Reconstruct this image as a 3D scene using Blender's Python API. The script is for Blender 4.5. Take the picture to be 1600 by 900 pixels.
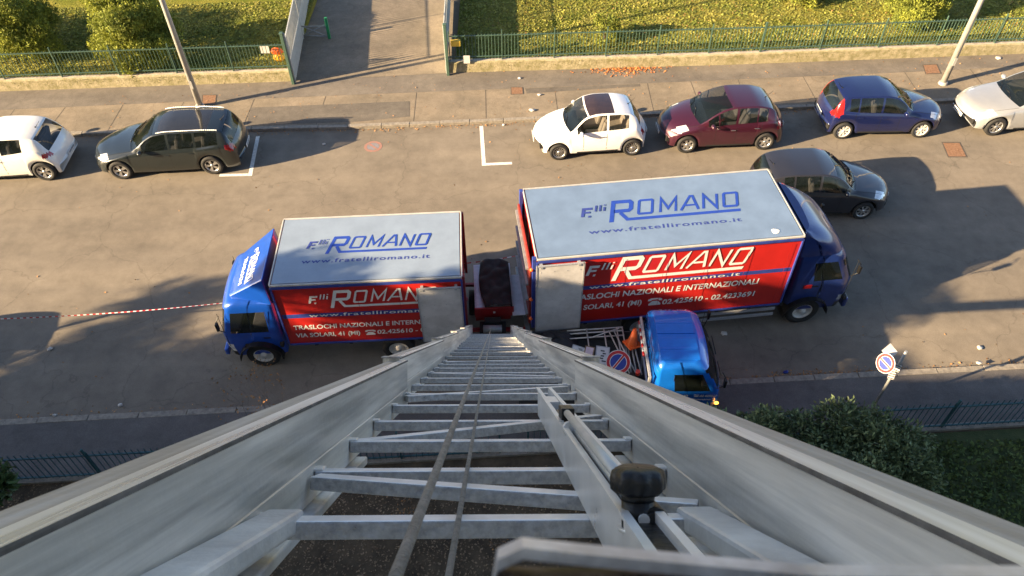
import bpy, math, random
import numpy as np
from mathutils import Vector, Matrix
R = math.radians
for o in list(bpy.data.objects): bpy.data.objects.remove(o)
SC = bpy.context.scene
COL = SC.collection
# ------------------------------------------------------------------ camera
FPX, PITCH, ROLL, CH = 1180.1, 0.81516, -0.01233, 14.478
_f = np.array([0, math.cos(PITCH), -math.sin(PITCH)])
_r0 = np.array([1., 0, 0]); _u0 = np.cross(_r0, _f)
CR = math.cos(ROLL)*_r0 + math.sin(ROLL)*_u0
CU = -math.sin(ROLL)*_r0 + math.cos(ROLL)*_u0
CP = np.array([0, 0, CH])
cam = bpy.data.cameras.new('camera'); cam_o = bpy.data.objects.new('camera', cam); COL.objects.link(cam_o)
m = Matrix.Identity(4)
for i in range(3):
    m[i][0] = CR[i]; m[i][1] = CU[i]; m[i][2] = -_f[i]; m[i][3] = CP[i]
cam_o.matrix_world = m
cam.sensor_width = 36; cam.lens = FPX/1600*36; cam.clip_end = 2000; cam.clip_start = 0.02
cam.dof.use_dof = True; cam.dof.focus_distance = 12.0; cam.dof.aperture_fstop = 26
SC.camera = cam_o
# ------------------------------------------------------------------ world, sun, exposure
SUN_AZ, SUN_EL = 20.0, 19.0        # light travels towards +x turned 20 deg to +y
W = bpy.data.worlds.new('World'); SC.world = W; W.use_nodes = True
nt = W.node_tree; bg = nt.nodes['Background']
sky = nt.nodes.new('ShaderNodeTexSky'); sky.sky_type = 'NISHITA'; sky.sun_disc = False
sky.sun_elevation = R(SUN_EL); sky.sun_rotation = R(270-SUN_AZ); sky.air_density = 0.75; sky.altitude = 600; sky.dust_density = 1.6; sky.ozone_density = 0.8
nt.links.new(sky.outputs[0], bg.inputs[0]); bg.inputs[1].default_value = 0.066
sl = bpy.data.lights.new('sun', 'SUN'); sl.energy = 5.0; sl.angle = R(0.5); sl.color = (1.0, 0.75, 0.45)
so = bpy.data.objects.new('sun', sl); COL.objects.link(so)
L = Vector((math.cos(R(SUN_EL))*math.cos(R(SUN_AZ)), math.cos(R(SUN_EL))*math.sin(R(SUN_AZ)), -math.sin(R(SUN_EL))))
so.rotation_euler = L.to_track_quat('-Z', 'Y').to_euler(); so.location = (-30, -10, 30)
SC.view_settings.view_transform = 'Standard'; SC.view_settings.look = 'None'
SC.view_settings.exposure = 2.2; SC.view_settings.gamma = 1
SC.cycles.max_bounces = 6; SC.cycles.transparent_max_bounces = 8

# ------------------------------------------------------------------ helpers
def unp(px, py, z=0.0):
    "pixel of the photograph -> point on the level plane at height z"
    d = (px-800)/FPX*CR - (py-450)/FPX*CU + _f
    return CP + (z-CH)/d[2]*d
def unp_plane(px, py, p0, n):
    d = (px-800)/FPX*CR - (py-450)/FPX*CU + _f
    n = np.array(n, float); return CP + np.dot(np.array(p0)-CP, n)/np.dot(d, n)*d
def nrm(v): v = np.array(v, float); return v/np.linalg.norm(v)

MATS = {}
def mat(name, col, rough=0.6, metal=0.0, var=0.12, scale=6.0, bump=0.0, bscale=None, coat=0.0, alpha=1.0,
        col2=None, island=0.0, emit=0.0, spec=0.5, trans=0.0, stretch=None, rvar=0.0):
    if name in MATS: return MATS[name]
    M = bpy.data.materials.new(name); M.use_nodes = True; MATS[name] = M
    N = M.node_tree.nodes; K = M.node_tree.links; b = N['Principled BSDF']
    tc = N.new('ShaderNodeTexCoord'); vec = tc.outputs['Object']
    if stretch:
        mp = N.new('ShaderNodeMapping'); mp.inputs['Scale'].default_value = stretch; K.new(vec, mp.inputs[0]); vec = mp.outputs[0]
    nz = N.new('ShaderNodeTexNoise'); nz.inputs['Scale'].default_value = scale; nz.inputs['Detail'].default_value = 6
    nz.inputs['Roughness'].default_value = 0.65; K.new(vec, nz.inputs['Vector'])
    cr = N.new('ShaderNodeValToRGB'); e = cr.color_ramp.elements
    c2 = col2 or tuple(min(1, c*(1+var)) for c in col); c1 = col if col2 else tuple(c*(1-var) for c in col)
    e[0].position = 0.35; e[0].color = (*c1, 1); e[1].position = 0.65; e[1].color = (*c2, 1)
    K.new(nz.outputs[0], cr.inputs[0]); out = cr.outputs[0]
    if island:
        ge = N.new('ShaderNodeNewGeometry'); hs = N.new('ShaderNodeHueSaturation')
        mr = N.new('ShaderNodeMapRange'); mr.inputs[3].default_value = 1-island; mr.inputs[4].default_value = 1+island
        K.new(ge.outputs['Random Per Island'], mr.inputs[0]); K.new(mr.outputs[0], hs.inputs['Value']); K.new(out, hs.inputs['Color'])
        out = hs.outputs[0]
    K.new(out, b.inputs['Base Color'])
    b.inputs['Roughness'].default_value = rough; b.inputs['Metallic'].default_value = metal
    b.inputs['Coat Weight'].default_value = coat; b.inputs['Coat Roughness'].default_value = 0.04
    b.inputs['Alpha'].default_value = alpha; b.inputs['Specular IOR Level'].default_value = spec
    if rvar:
        m2 = N.new('ShaderNodeMapRange'); m2.inputs[3].default_value = max(0.02, rough-rvar); m2.inputs[4].default_value = rough+rvar
        m2.inputs[1].default_value = .3; m2.inputs[2].default_value = .7
        K.new(nz.outputs[0], m2.inputs[0]); K.new(m2.outputs[0], b.inputs['Roughness'])
    if emit:
        b.inputs['Emission Color'].default_value = (*col, 1); b.inputs['Emission Strength'].default_value = emit
    if bump:
        n2 = N.new('ShaderNodeTexNoise'); n2.inputs['Scale'].default_value = bscale or scale*4; n2.inputs['Detail'].default_value = 5
        K.new(vec, n2.inputs['Vector']); bp = N.new('ShaderNodeBump'); bp.inputs['Strength'].default_value = bump
        bp.inputs['Distance'].default_value = 0.02; K.new(n2.outputs[0], bp.inputs['Height']); K.new(bp.outputs[0], b.inputs['Normal'])
    if trans:
        tr = N.new('ShaderNodeBsdfTranslucent'); K.new(out, tr.inputs[0]); mx = N.new('ShaderNodeMixShader'); mx.inputs[0].default_value = trans
        K.new(b.outputs[0], mx.inputs[1]); K.new(tr.outputs[0], mx.inputs[2]); K.new(mx.outputs[0], N['Material Output'].inputs[0])
    return M

def ground_mat(name, base, patch, speck, pscale=0.35, cracks=0.22, rough=0.9, bump=0.25, fine=55):
    "worn paving: large patches, fine aggregate, dark stains and thin cracks"
    M = bpy.data.materials.new(name); M.use_nodes = True; N = M.node_tree.nodes; K = M.node_tree.links; b = N['Principled BSDF']
    tc = N.new('ShaderNodeTexCoord').outputs['Object']
    def noise(s, d=6, r=.6):
        n = N.new('ShaderNodeTexNoise'); n.inputs['Scale'].default_value = s; n.inputs['Detail'].default_value = d
        n.inputs['Roughness'].default_value = r; K.new(tc, n.inputs['Vector']); return n.outputs[0]
    def ramp(x, p0, p1, c0, c1):
        r = N.new('ShaderNodeValToRGB'); e = r.color_ramp.elements; e[0].position = p0; e[1].position = p1
        e[0].color = (*c0, 1); e[1].color = (*c1, 1); K.new(x, r.inputs[0]); return r.outputs[0]
    def mix(a, b_, f, mode='MIX'):
        n = N.new('ShaderNodeMix'); n.data_type = 'RGBA'; n.blend_type = mode
        for s, v in ((6, a), (7, b_), (0, f)):
            if isinstance(v, (float, int)): n.inputs[s].default_value = v
            else: K.new(v, n.inputs[s])
        return n.outputs[2]
    c = ramp(noise(pscale, 7, .6), .35, .65, base, patch)
    c = mix(c, ramp(noise(pscale*6, 5, .7), .3, .7, (.82, .82, .82), (1.12, 1.12, 1.12)), 1.0, 'MULTIPLY')
    c = mix(c, ramp(noise(fine, 3, .8), .3, .75, (.68, .68, .68), speck), .8, 'MULTIPLY')
    mp = N.new('ShaderNodeMapping'); mp.inputs['Scale'].default_value = (.10, 1.1, 1); mp.inputs['Rotation'].default_value = (0, 0, R(-3)); K.new(tc, mp.inputs[0])
    ns = N.new('ShaderNodeTexNoise'); ns.inputs['Scale'].default_value = 1.0; ns.inputs['Detail'].default_value = 4; K.new(mp.outputs[0], ns.inputs['Vector'])
    c = mix(c, ramp(ns.outputs[0], .35, .65, (.90, .90, .91), (1.06, 1.05, 1.04)), 1.0, 'MULTIPLY')
    st = ramp(noise(1.7, 4, .75), .64, .76, (1, 1, 1), (.76, .74, .74)); c = mix(c, st, 1.0, 'MULTIPLY')
    if cracks:
        vo = N.new('ShaderNodeTexVoronoi'); vo.feature = 'DISTANCE_TO_EDGE'; vo.inputs['Scale'].default_value = 0.33
        ad = N.new('ShaderNodeMixRGB'); ad.blend_type = 'ADD'; ad.inputs[0].default_value = .9
        nn = N.new('ShaderNodeTexNoise'); nn.inputs['Scale'].default_value = 1.5; nn.inputs['Detail'].default_value = 8; K.new(tc, nn.inputs['Vector'])
        K.new(tc, ad.inputs[1]); K.new(nn.outputs[1], ad.inputs[2]); K.new(ad.outputs[0], vo.inputs['Vector'])
        c = mix(c, ramp(vo.outputs[0], .001, .006, (1-cracks,)*3, (1, 1, 1)), 1.0, 'MULTIPLY')
    K.new(c, b.inputs['Base Color']); b.inputs['Roughness'].default_value = rough; b.inputs['Specular IOR Level'].default_value = .3
    bp = N.new('ShaderNodeBump'); bp.inputs['Strength'].default_value = bump; bp.inputs['Distance'].default_value = .01
    K.new(noise(fine*.8, 4, .8), bp.inputs['Height']); K.new(bp.outputs[0], b.inputs['Normal'])
    return M

def tag(o, label=None, cat=None, group=None, kind=None):
    if label: o['label'] = label
    if cat: o['category'] = cat
    if group: o['group'] = group
    if kind: o['kind'] = kind
    return o
def empty(name, loc=(0, 0, 0), rz=0.0):
    o = bpy.data.objects.new(name, None); COL.objects.link(o); o.location = loc; o.rotation_euler = (0, 0, rz)
    o.empty_display_size = .2; return o
def struct(o): o['kind'] = 'structure'; return o

def frame(ax, ay=None):
    "3x3 with columns x,y,z from a x axis and rough y axis"
    x = nrm(ax); y = np.array(ay if ay is not None else (0, 0, 1.)); z = np.cross(x, y)
    if np.linalg.norm(z) < 1e-6: z = np.cross(x, (0, 1., 0))
    z = nrm(z); y = np.cross(z, x); return np.array([x, y, z]).T

class MB:
    def __init__(s): s.v = []; s.f = []; s.m = []; s.sm = []
    def add(s, vs, fs, m=0, smooth=False):
        o = len(s.v); s.v += [tuple(map(float, p)) for p in vs]
        for f in fs: s.f.append(tuple(i+o for i in f)); s.m.append(m); s.sm.append(smooth)
        return s
    def box(s, c, d, rot=None, m=0, taper=1.0):
        c = np.array(c, float); d = np.array(d, float)/2
        P = []
        for z in (-1, 1):
            k = taper if z > 0 else 1
            for x, y in ((-1, -1), (1, -1), (1, 1), (-1, 1)):
                p = np.array([x*d[0]*k, y*d[1]*k, z*d[2]]); P.append(c+(rot@p if rot is not None else p))
        return s.add(P, [(0, 3, 2, 1), (4, 5, 6, 7), (0, 1, 5, 4), (1, 2, 6, 5), (2, 3, 7, 6), (3, 0, 4, 7)], m)
    def cyl(s, a, b, r0, r1=None, n=12, m=0, caps=True, smooth=True):
        a = np.array(a, float); b = np.array(b, float); r1 = r0 if r1 is None else r1
        F = frame(b-a); o = len(s.v)
        for c, r in ((a, r0), (b, r1)):
            for k in range(n):
                t = 2*math.pi*k/n; s.v.append(tuple(c + F[:, 1]*r*math.cos(t) + F[:, 2]*r*math.sin(t)))
        for k in range(n):
            j = (k+1) % n; s.f.append((o+k, o+n+k, o+n+j, o+j)[::-1]); s.m.append(m); s.sm.append(smooth)
        if caps:
            s.f.append(tuple(o+k for k in range(n))[::-1]); s.m.append(m); s.sm.append(False)
            s.f.append(tuple(o+n+k for k in range(n))); s.m.append(m); s.sm.append(False)
        return s
    def tube(s, pts, r, n=8, m=0):
        for i in range(len(pts)-1): s.cyl(pts[i], pts[i+1], r if np.isscalar(r) else r[i], r if np.isscalar(r) else r[i+1], n, m)
        return s
    def lathe(s, prof, c, ax, n=24, m=0, smooth=True, up=None):
        "prof: list of (radius, distance along axis)"
        F = frame(ax, up) if up is not None else frame(ax); c = np.array(c, float); o = len(s.v)
        for r, h in prof:
            for k in range(n):
                t = 2*math.pi*k/n; s.v.append(tuple(c+F[:, 0]*h+F[:, 1]*r*math.cos(t)+F[:, 2]*r*math.sin(t)))
        for i in range(len(prof)-1):
            for k in range(n):
                j = (k+1) % n; s.f.append((o+i*n+k, o+i*n+j, o+(i+1)*n+j, o+(i+1)*n+k)); s.m.append(m); s.sm.append(smooth)
        return s
    def prism(s, poly, F, o, t, m=0):
        "poly in (a,b) of frame F columns 0,1, thickness t along column 2 from origin o"
        n = len(poly); o = np.array(o, float)
        A = [o+F[:, 0]*a+F[:, 1]*b for a, b in poly]; B = [p+F[:, 2]*t for p in A]
        return s.add(A+B, [tuple(range(n))[::-1], tuple(range(n, 2*n))]+[(i, (i+1) % n, (i+1) % n+n, i+n) for i in range(n)], m)
    def ball(s, c, r, m=0, nu=16, nv=10, seed=None, rough=0.0):
        r = np.array(r if not np.isscalar(r) else (r, r, r), float); c = np.array(c, float); P = []
        rnd = random.Random(seed)
        for i in range(nv+1):
            ph = math.pi*i/nv
            for k in range(nu):
                t = 2*math.pi*k/nu; q = 1+(rnd.uniform(-rough, rough) if rough else 0)
                P.append(c+r*q*np.array([math.sin(ph)*math.cos(t), math.sin(ph)*math.sin(t), math.cos(ph)]))
        Fs = [(i*nu+k, (i+1)*nu+k, (i+1)*nu+(k+1) % nu, i*nu+(k+1) % nu) for i in range(nv) for k in range(nu)]
        return s.add(P, Fs, m, True)
    def build(s, name, mats, parent=None, bevel=0.0, seg=2, subsurf=0, fixn=False):
        me = bpy.data.meshes.new(name); me.from_pydata(s.v, [], s.f)
        for mm in (mats if isinstance(mats, (list, tuple)) else [mats]): me.materials.append(mm)
        me.polygons.foreach_set('material_index', s.m); me.polygons.foreach_set('use_smooth', s.sm); me.update()
        if fixn:
            import bmesh
            bm = bmesh.new(); bm.from_mesh(me); bmesh.ops.remove_doubles(bm, verts=bm.verts, dist=1e-5)
            bmesh.ops.recalc_face_normals(bm, faces=bm.faces); bm.to_mesh(me); bm.free()
        o = bpy.data.objects.new(name, me); COL.objects.link(o)
        if parent: o.parent = parent
        if bevel:
            b = o.modifiers.new('bevel', 'BEVEL'); b.width = bevel; b.segments = seg; b.limit_method = 'ANGLE'; b.angle_limit = R(40)
        if subsurf:
            q = o.modifiers.new('sub', 'SUBSURF'); q.levels = subsurf; q.render_levels = subsurf
        return o
def np_mesh(name, V, Fq, mats, parent=None, smooth=False, midx=None):
    "fast mesh from arrays, Fq (n,k)"
    me = bpy.data.meshes.new(name); n, k = Fq.shape
    me.vertices.add(len(V)); me.vertices.foreach_set('co', V.astype(np.float32).ravel())
    me.loops.add(n*k); me.loops.foreach_set('vertex_index', Fq.astype(np.int32).ravel())
    me.polygons.add(n); me.polygons.foreach_set('loop_start', (np.arange(n)*k).astype(np.int32))
    me.polygons.foreach_set('loop_total', np.full(n, k, np.int32))
    me.polygons.foreach_set('use_smooth', np.full(n, smooth))
    if midx is not None: me.polygons.foreach_set('material_index', midx.astype(np.int32))
    for mm in (mats if isinstance(mats, (list, tuple)) else [mats]): me.materials.append(mm)
    me.update(calc_edges=True); o = bpy.data.objects.new(name, me); COL.objects.link(o)
    if parent: o.parent = parent
    return o
def copy_tree(o, parent=None):
    c = o.copy(); COL.objects.link(c); c.parent = parent
    for ch in list(KIDS(o)): copy_tree(ch, c)
    return c
def KIDS(o): return [x for x in bpy.data.objects if x.parent == o]

def sheet(name, poly, z, m, th=0.0):
    mb = MB(); n = len(poly)
    if th: mb.prism([(p[0], p[1]) for p in poly], np.eye(3), (0, 0, z-th), th)
    else: mb.add([(p[0], p[1], z) for p in poly], [tuple(range(n))])
    return mb.build(name, m)

# ------------------------------------------------------------------ lettering
def put2d(name, V2, F2, o, ex, ey, m, parent, lift):
    n = np.cross(ex, ey); V = [np.array(o)+ex*a+ey*b+n*(lift+c) for a, b, c in V2]
    mb = MB(); mb.add(V, F2); return mb.build(name, m, parent)
def font2d(txt, bold=0.0, spacing=1.0):
    cu = bpy.data.curves.new('txt', 'FONT'); cu.body = txt; cu.size = 1; cu.offset = bold; cu.space_character = spacing
    cu.resolution_u = 4; ob = bpy.data.objects.new('txt', cu); COL.objects.link(ob)
    dg = bpy.context.evaluated_depsgraph_get(); me = ob.evaluated_get(dg).to_mesh()
    V = np.array([v.co[:] for v in me.vertices]); F = [tuple(p.vertices) for p in me.polygons]
    ob.evaluated_get(dg).to_mesh_clear(); bpy.data.objects.remove(ob); bpy.data.curves.remove(cu)
    V[:, 0] -= V[:, 0].min(); return V, F
def text_on(txt, o, ex, ey, width, height, m, parent, lift=.004, bold=.01, spacing=1.0, shear=0.0, name='lettering'):
    "cap height = height, total width = width, baseline start at o"
    V, F = font2d(txt, bold, spacing); cap = 0.69
    V[:, 1] /= cap; V[:, 1] *= height; V[:, 0] *= (width-shear*height)/V[:, 0].max(); V[:, 0] += shear*V[:, 1]
    V[:, 2] = 0
    return put2d(name, V, F, o, np.array(ex), np.array(ey), m, parent, lift)
def stroke(pts, w, closed=False):
    P = np.array(pts, float); n = len(P); A = []; B = []
    for i in range(n):
        a = P[i-1] if (i > 0 or closed) else None; c = P[(i+1) % n] if (i < n-1 or closed) else None
        if a is None: t = nrm(c-P[i]); nn = np.array([-t[1], t[0]]); k = 1
        elif c is None: t = nrm(P[i]-a); nn = np.array([-t[1], t[0]]); k = 1
        else:
            t1 = nrm(P[i]-a); t2 = nrm(c-P[i]); n1 = np.array([-t1[1], t1[0]]); n2 = np.array([-t2[1], t2[0]])
            nn = nrm(n1+n2); k = 1/max(.35, np.dot(nn, n1))
        A.append(P[i]+nn*w/2*k); B.append(P[i]-nn*w/2*k)
    V = A+B; F = [(i, i+n, (i+1) % n+n, (i+1) % n) for i in range(n if closed else n-1)]
    return V, F
def logo_on(o, ex, ey, width, height, m, mF, parent, lift=.004, shear=.28):
    "the removal firm's slanted word mark; o = lower left of big R; height = small letters' height"
    V = []; F = []; k = 0
    def st(pts, w=.16, closed=False, V=V, F=F):
        nonlocal k
        v, f = stroke(pts, w, closed); b = len(V); V += [(p[0], p[1], k*.0006) for p in v]; F += [tuple(i+b for i in q) for q in f]; k += 1
    # big R: stem, bowl, leg running into the underline.  small cap height 1, base 0; R from -0.38 to 1.1
    st([(.12, -.42), (.12, 1.0), (1.0, 1.0), (1.12, .88), (1.12, .45), (1.0, .33), (.20, .33)], .24)
    st([(.55, .21), (.98, -.30), (7.15, -.30)], .19)
    x = 1.55
    def O(x): st([(x, .08), (x, .92), (x+.06, .98), (x+.68, .98), (x+.74, .92), (x+.74, .08), (x+.68, .02), (x+.06, .02)], .15, True)
    O(x); x = 2.75
    st([(x, 0), (x, 1.0), (x+.42, .25), (x+.84, 1.0), (x+.84, 0)], .14)
    x = 4.0; st([(x-.12, 0), (x+.36, 1.0), (x+.50, 1.0), (x+.84, 0)], .14); st([(x+.12, .34), (x+.66, .34)], .12)
    x = 5.12; st([(x, 0), (x, 1.0), (x+.74, 0), (x+.74, 1.0)], .14)
    O(6.25)
    W0 = 7.2; sx = width/W0
    VV = [(a*sx+shear*b*height, b*height, c) for a, b, c in V]
    put2d('lettering', VV, F, o, np.array(ex), np.array(ey), m, parent, lift)
    # F.lli before it
    V2 = []; F2 = []
    st([(-1.42, .10), (-1.42, .66), (-.98, .66)], .16, V=V2, F=F2); st([(-1.34, .40), (-1.05, .40)], .13, V=V2, F=F2)
    st([(-1.12, .10), (-1.0, .10)], .13, V=V2, F=F2)
    for q, (y0, y1) in enumerate(((.42, .86), (.42, .86), (.42, .70))): st([(-.78+q*.22, y0), (-.78+q*.22, y1)], .09, V=V2, F=F2)
    st([(-.34, .80), (-.34, .88)], .09, V=V2, F=F2)
    VV = [(a*sx*1.05+shear*b*height, b*height, c) for a, b, c in V2]
    put2d('lettering', VV, F2, o, np.array(ex), np.array(ey), mF, parent, lift)
def phone_on(o, ex, ey, s, m, parent, lift=.004):
    V = []; F = []
    def pl(P, c):
        b = len(V); V.extend([(x*s, y*s, c) for x, y in P]); F.append(tuple(range(b, b+len(P))))
    pl([(.05, 0), (1.15, 0), (1.15, .18), (.85, .55), (.35, .55), (.05, .18)], 0)
    pl([(-.05, .58), (.25, .58), (.30, .72), (.90, .72), (.95, .58), (1.25, .58), (1.22, .80), (1.0, .92), (.2, .92), (-.02, .80)], 0)
    return put2d('lettering', V, F, o, np.array(ex), np.array(ey), m, parent, lift)

# ------------------------------------------------------------------ materials
M_road = ground_mat('road_asphalt', (.170, .148, .120), (.215, .188, .152), (1.3, 1.28, 1.25))
M_walk = ground_mat('walk_asphalt', (.135, .120, .105), (.185, .165, .140), (1.3, 1.28, 1.25), .6, .15)
M_walk2 = ground_mat('walk_near', (.10, .094, .090), (.135, .127, .12), (1.35, 1.3, 1.3), .5, .1)
M_conc = ground_mat('walk_concrete', (.185, .160, .125), (.255, .215, .165), (1.25, 1.2, 1.1), .7, .2, fine=30)
M_kerb = mat('kerb_stone', (.23, .205, .17), .85, var=.25, scale=9, bump=.5)
M_plinth = mat('mossy_plinth', (.19, .17, .08), .95, col2=(.36, .31, .20), scale=5, bump=.8, bscale=22)
M_plinth2 = mat('plinth_top', (.38, .33, .25), .9, var=.25, scale=6, bump=.5)
M_paint = mat('road_paint', (.55, .53, .48), .8, col2=(.80, .78, .72), scale=14)
M_fgreen = mat('fence_green', (.05, .095, .07), .5, var=.3, scale=20)
M_fgreen2 = mat('fence_teal', (.02, .075, .085), .5, var=.3, scale=20)
M_alu = mat('aluminium', (.50, .50, .50), .42, .25, col2=(.78, .78, .77), scale=5, bump=.15, bscale=60, rvar=.12, stretch=(1, 1, 1))
M_alu_d = mat('aluminium_weathered', (.27, .28, .30), .42, .3, col2=(.47, .48, .50), scale=60, bump=.35, bscale=70, rvar=.15)
M_alu_l = mat('aluminium_bright', (.74, .73, .71), .36, .3, var=.1, scale=8, rvar=.1)
M_black = mat('black_plastic', (.006, .006, .0065), .45, var=.3, bump=.2, bscale=80)
M_rubber = mat('rubber', (.02, .02, .02), .8, var=.2, scale=20)
M_dark = mat('dark_underbody', (.012, .012, .012), .8)
M_glass = mat('tinted_glass', (.010, .014, .012), .04, var=.2, alpha=.50, spec=1.0)
M_chrome = mat('chrome', (.75, .75, .75), .15, 1.0, var=.03)
M_rim = mat('alloy', (.55, .55, .55), .3, .8, var=.08)
M_rimw = mat('steel_rim', (.60, .58, .55), .5, .1, var=.15)
M_plate = mat('number_plate', (.75, .75, .72), .4, var=.04)
M_head = mat('headlamp_glass', (.62, .64, .66), .08, .3, var=.25, scale=25, coat=1)
M_tail = mat('tail_lamp_red', (.32, .012, .012), .12, var=.3, scale=30, coat=1)
M_amber = mat('indicator_amber', (.75, .25, .03), .2, var=.1, coat=1)
M_seat = mat('seat_grey', (.09, .09, .095), .9, var=.2)
M_seatl = mat('seat_ivory', (.45, .40, .33), .8, var=.1)
M_white = mat('white_letters', (.72, .72, .70), .5, var=.05)
M_blue = mat('blue_letters', (.018, .055, .34), .45, var=.1)
M_blued = mat('dark_blue_letters', (.035, .055, .25), .45, var=.1)
M_red = mat('sign_red', (.40, .012, .014), .4, var=.1, scale=15)
M_sblue = mat('sign_blue', (.012, .03, .24), .4, var=.1)
M_swhite = mat('sign_white', (.58, .58, .58), .4, var=.05)
M_orange = mat('orange_plastic', (.80, .13, .02), .5, var=.12)
M_leafdry = mat('dry_leaf', (.22, .10, .035), .9, col2=(.40, .22, .09), scale=3, island=.45)
M_litter = mat('paper_litter', (.50, .48, .45), .8, var=.12)

# ------------------------------------------------------------------ ground, road, pavements
def lin(pts):
    xs = [p[0] for p in pts]; ys = [p[1] for p in pts]
    return lambda x: float(np.interp(x, xs, ys))
def extend(P, a=-90, b=90, s=.047):
    P = sorted(P); return [(a, P[0][1]+(a-P[0][0])*s)]+P+[(b, P[-1][1]+(b-P[-1][0])*s)]
nearK = extend([(-11.7, 9.64), (-5.5, 9.95), (4.7, 10.50), (12.2, 10.88)])
farK = extend([tuple(unp(*p, .10)[:2]) for p in ((0, 213), (340, 203), (560, 198), (750, 190), (835, 186), (1470, 158), (1600, 151))])
divK = extend([tuple(unp(*p, .10)[:2]) for p in ((0, 172), (310, 158), (660, 144), (990, 131), (1460, 111), (1600, 103))])
plL = [tuple(unp(*p, .10)[:2]) for p in ((0, 143), (461, 127))]
plR = [tuple(unp(*p, .10)[:2]) for p in ((700, 114), (1150, 101), (1600, 84))]
allpl = extend(plL+plR)
fNear, fFar, fDiv, fPl = lin(nearK), lin(farK), lin(divK), lin(allpl)
XS = sorted(set([-90, -60, -40, -30]+list(np.arange(-24, 26, 2.))+[40, 60, 90]))
def band(name, fa, fb, z, m, th=.0, xs=XS):
    mb = MB(); n = len(xs); V = []
    for x in xs: V += [(x, fa(x), z), (x, fb(x), z)]
    Fs = [(2*i, 2*i+2, 2*i+3, 2*i+1) for i in range(n-1)]
    if th:
        b = len(V); V += [(a, c, z-th) for a, c, _ in V[:b]]
        Fs += [(2*i, b+2*i, b+2*i+2, 2*i+2) for i in range(n-1)] + [(2*i+1, 2*i+3, b+2*i+3, b+2*i+1) for i in range(n-1)]
        Fs += [(0, 1, b+1, b), (2*n-2, b+2*n-2, b+2*n-1, 2*n-1)]
    mb.add(V, Fs); return struct(mb.build(name, m))
M_soil = mat('garden_soil', (.045, .033, .020), 1, col2=(.11, .08, .048), scale=2.2, bump=1, bscale=14)
M_dirt = mat('open_ground', (.07, .075, .035), 1, col2=(.12, .11, .06), scale=.3, bump=.5, bscale=4)
struct(sheet('ground', [(-400, -400), (400, -400), (400, 400), (-400, 400)], -.03, M_dirt))
band('road', lambda x: fNear(x)+.0, lambda x: fFar(x), 0, M_road)
band('near_pavement', lambda x: fNear(x)-1.55, lambda x: fNear(x)-.16, .12, M_walk2, .12)
band('far_pavement', lambda x: fFar(x)+.16, lambda x: fDiv(x), .10, M_conc, .12)
band('far_pavement_asphalt', lambda x: fDiv(x)+.001, lambda x: fPl(x)+(0 if not -8.2 < x < -1.9 else .0), .104, M_walk, .12)
# kerbs: one long strip each, with joints in the mesh
def kerb(name, f, z, side):
    mb = MB(); x = -40.
    rnd = random.Random(3)
    while x < 40:
        l = rnd.uniform(.9, 1.15); x2 = x+l-.012
        a, b = f(x), f(x2); dz = rnd.uniform(-.006, .006)
        y0, y1 = (a-.16, b-.16) if side < 0 else (a, b)
        V = [(x, y0, z+dz), (x2, y1, z+dz), (x2, y1+.16, z+dz), (x, y0+.16, z+dz)]
        V += [(p[0], p[1], -.05) for p in V]
        mb.add(V, [(0, 1, 2, 3), (0, 4, 5, 1), (1, 5, 6, 2), (2, 6, 7, 3), (3, 7, 4, 0)]); x += l
    return struct(mb.build(name, M_kerb, bevel=.012))
kerb('near_kerb', fNear, .126, -1); kerb('far_kerb', fFar, .106, 1)
rn_ = random.Random(12); mb = MB(); x = -20.
while x < 24:
    y0, y1 = fFar(x)+.17, fDiv(x); sl_ = rn_.uniform(-.05, .05); mb.add([(x, y0, .1035), (x+.018, y0, .1035), (x+.018+sl_, y1-.01, .1035), (x+sl_, y1-.01, .1035)], [(0, 1, 2, 3)]); x += rn_.choice((1.6, 2.4, 3.2, 2.0))
struct(mb.build('pavement_joints', mat('joint_dark', (.075, .065, .055), .95, var=.4, scale=30)))
def repair(pts, z, m_, nm='asphalt_repair'):
    P = [unp(*p, z) for p in pts]; mb = MB(); mb.add([(p[0], p[1], z) for p in P][::-1], [tuple(range(len(P)))]); struct(mb.build(nm, m_))
M_rep = ground_mat('repair_asphalt', (.115, .102, .088), (.150, .135, .115), (1.3, 1.28, 1.25), .9, .1)
repair([(392, 168), (640, 158), (640, 182), (560, 190), (385, 196)], .1045, M_rep)
repair([(820, 138), (1000, 131), (1000, 135), (823, 146)], .1045, M_rep)
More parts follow.
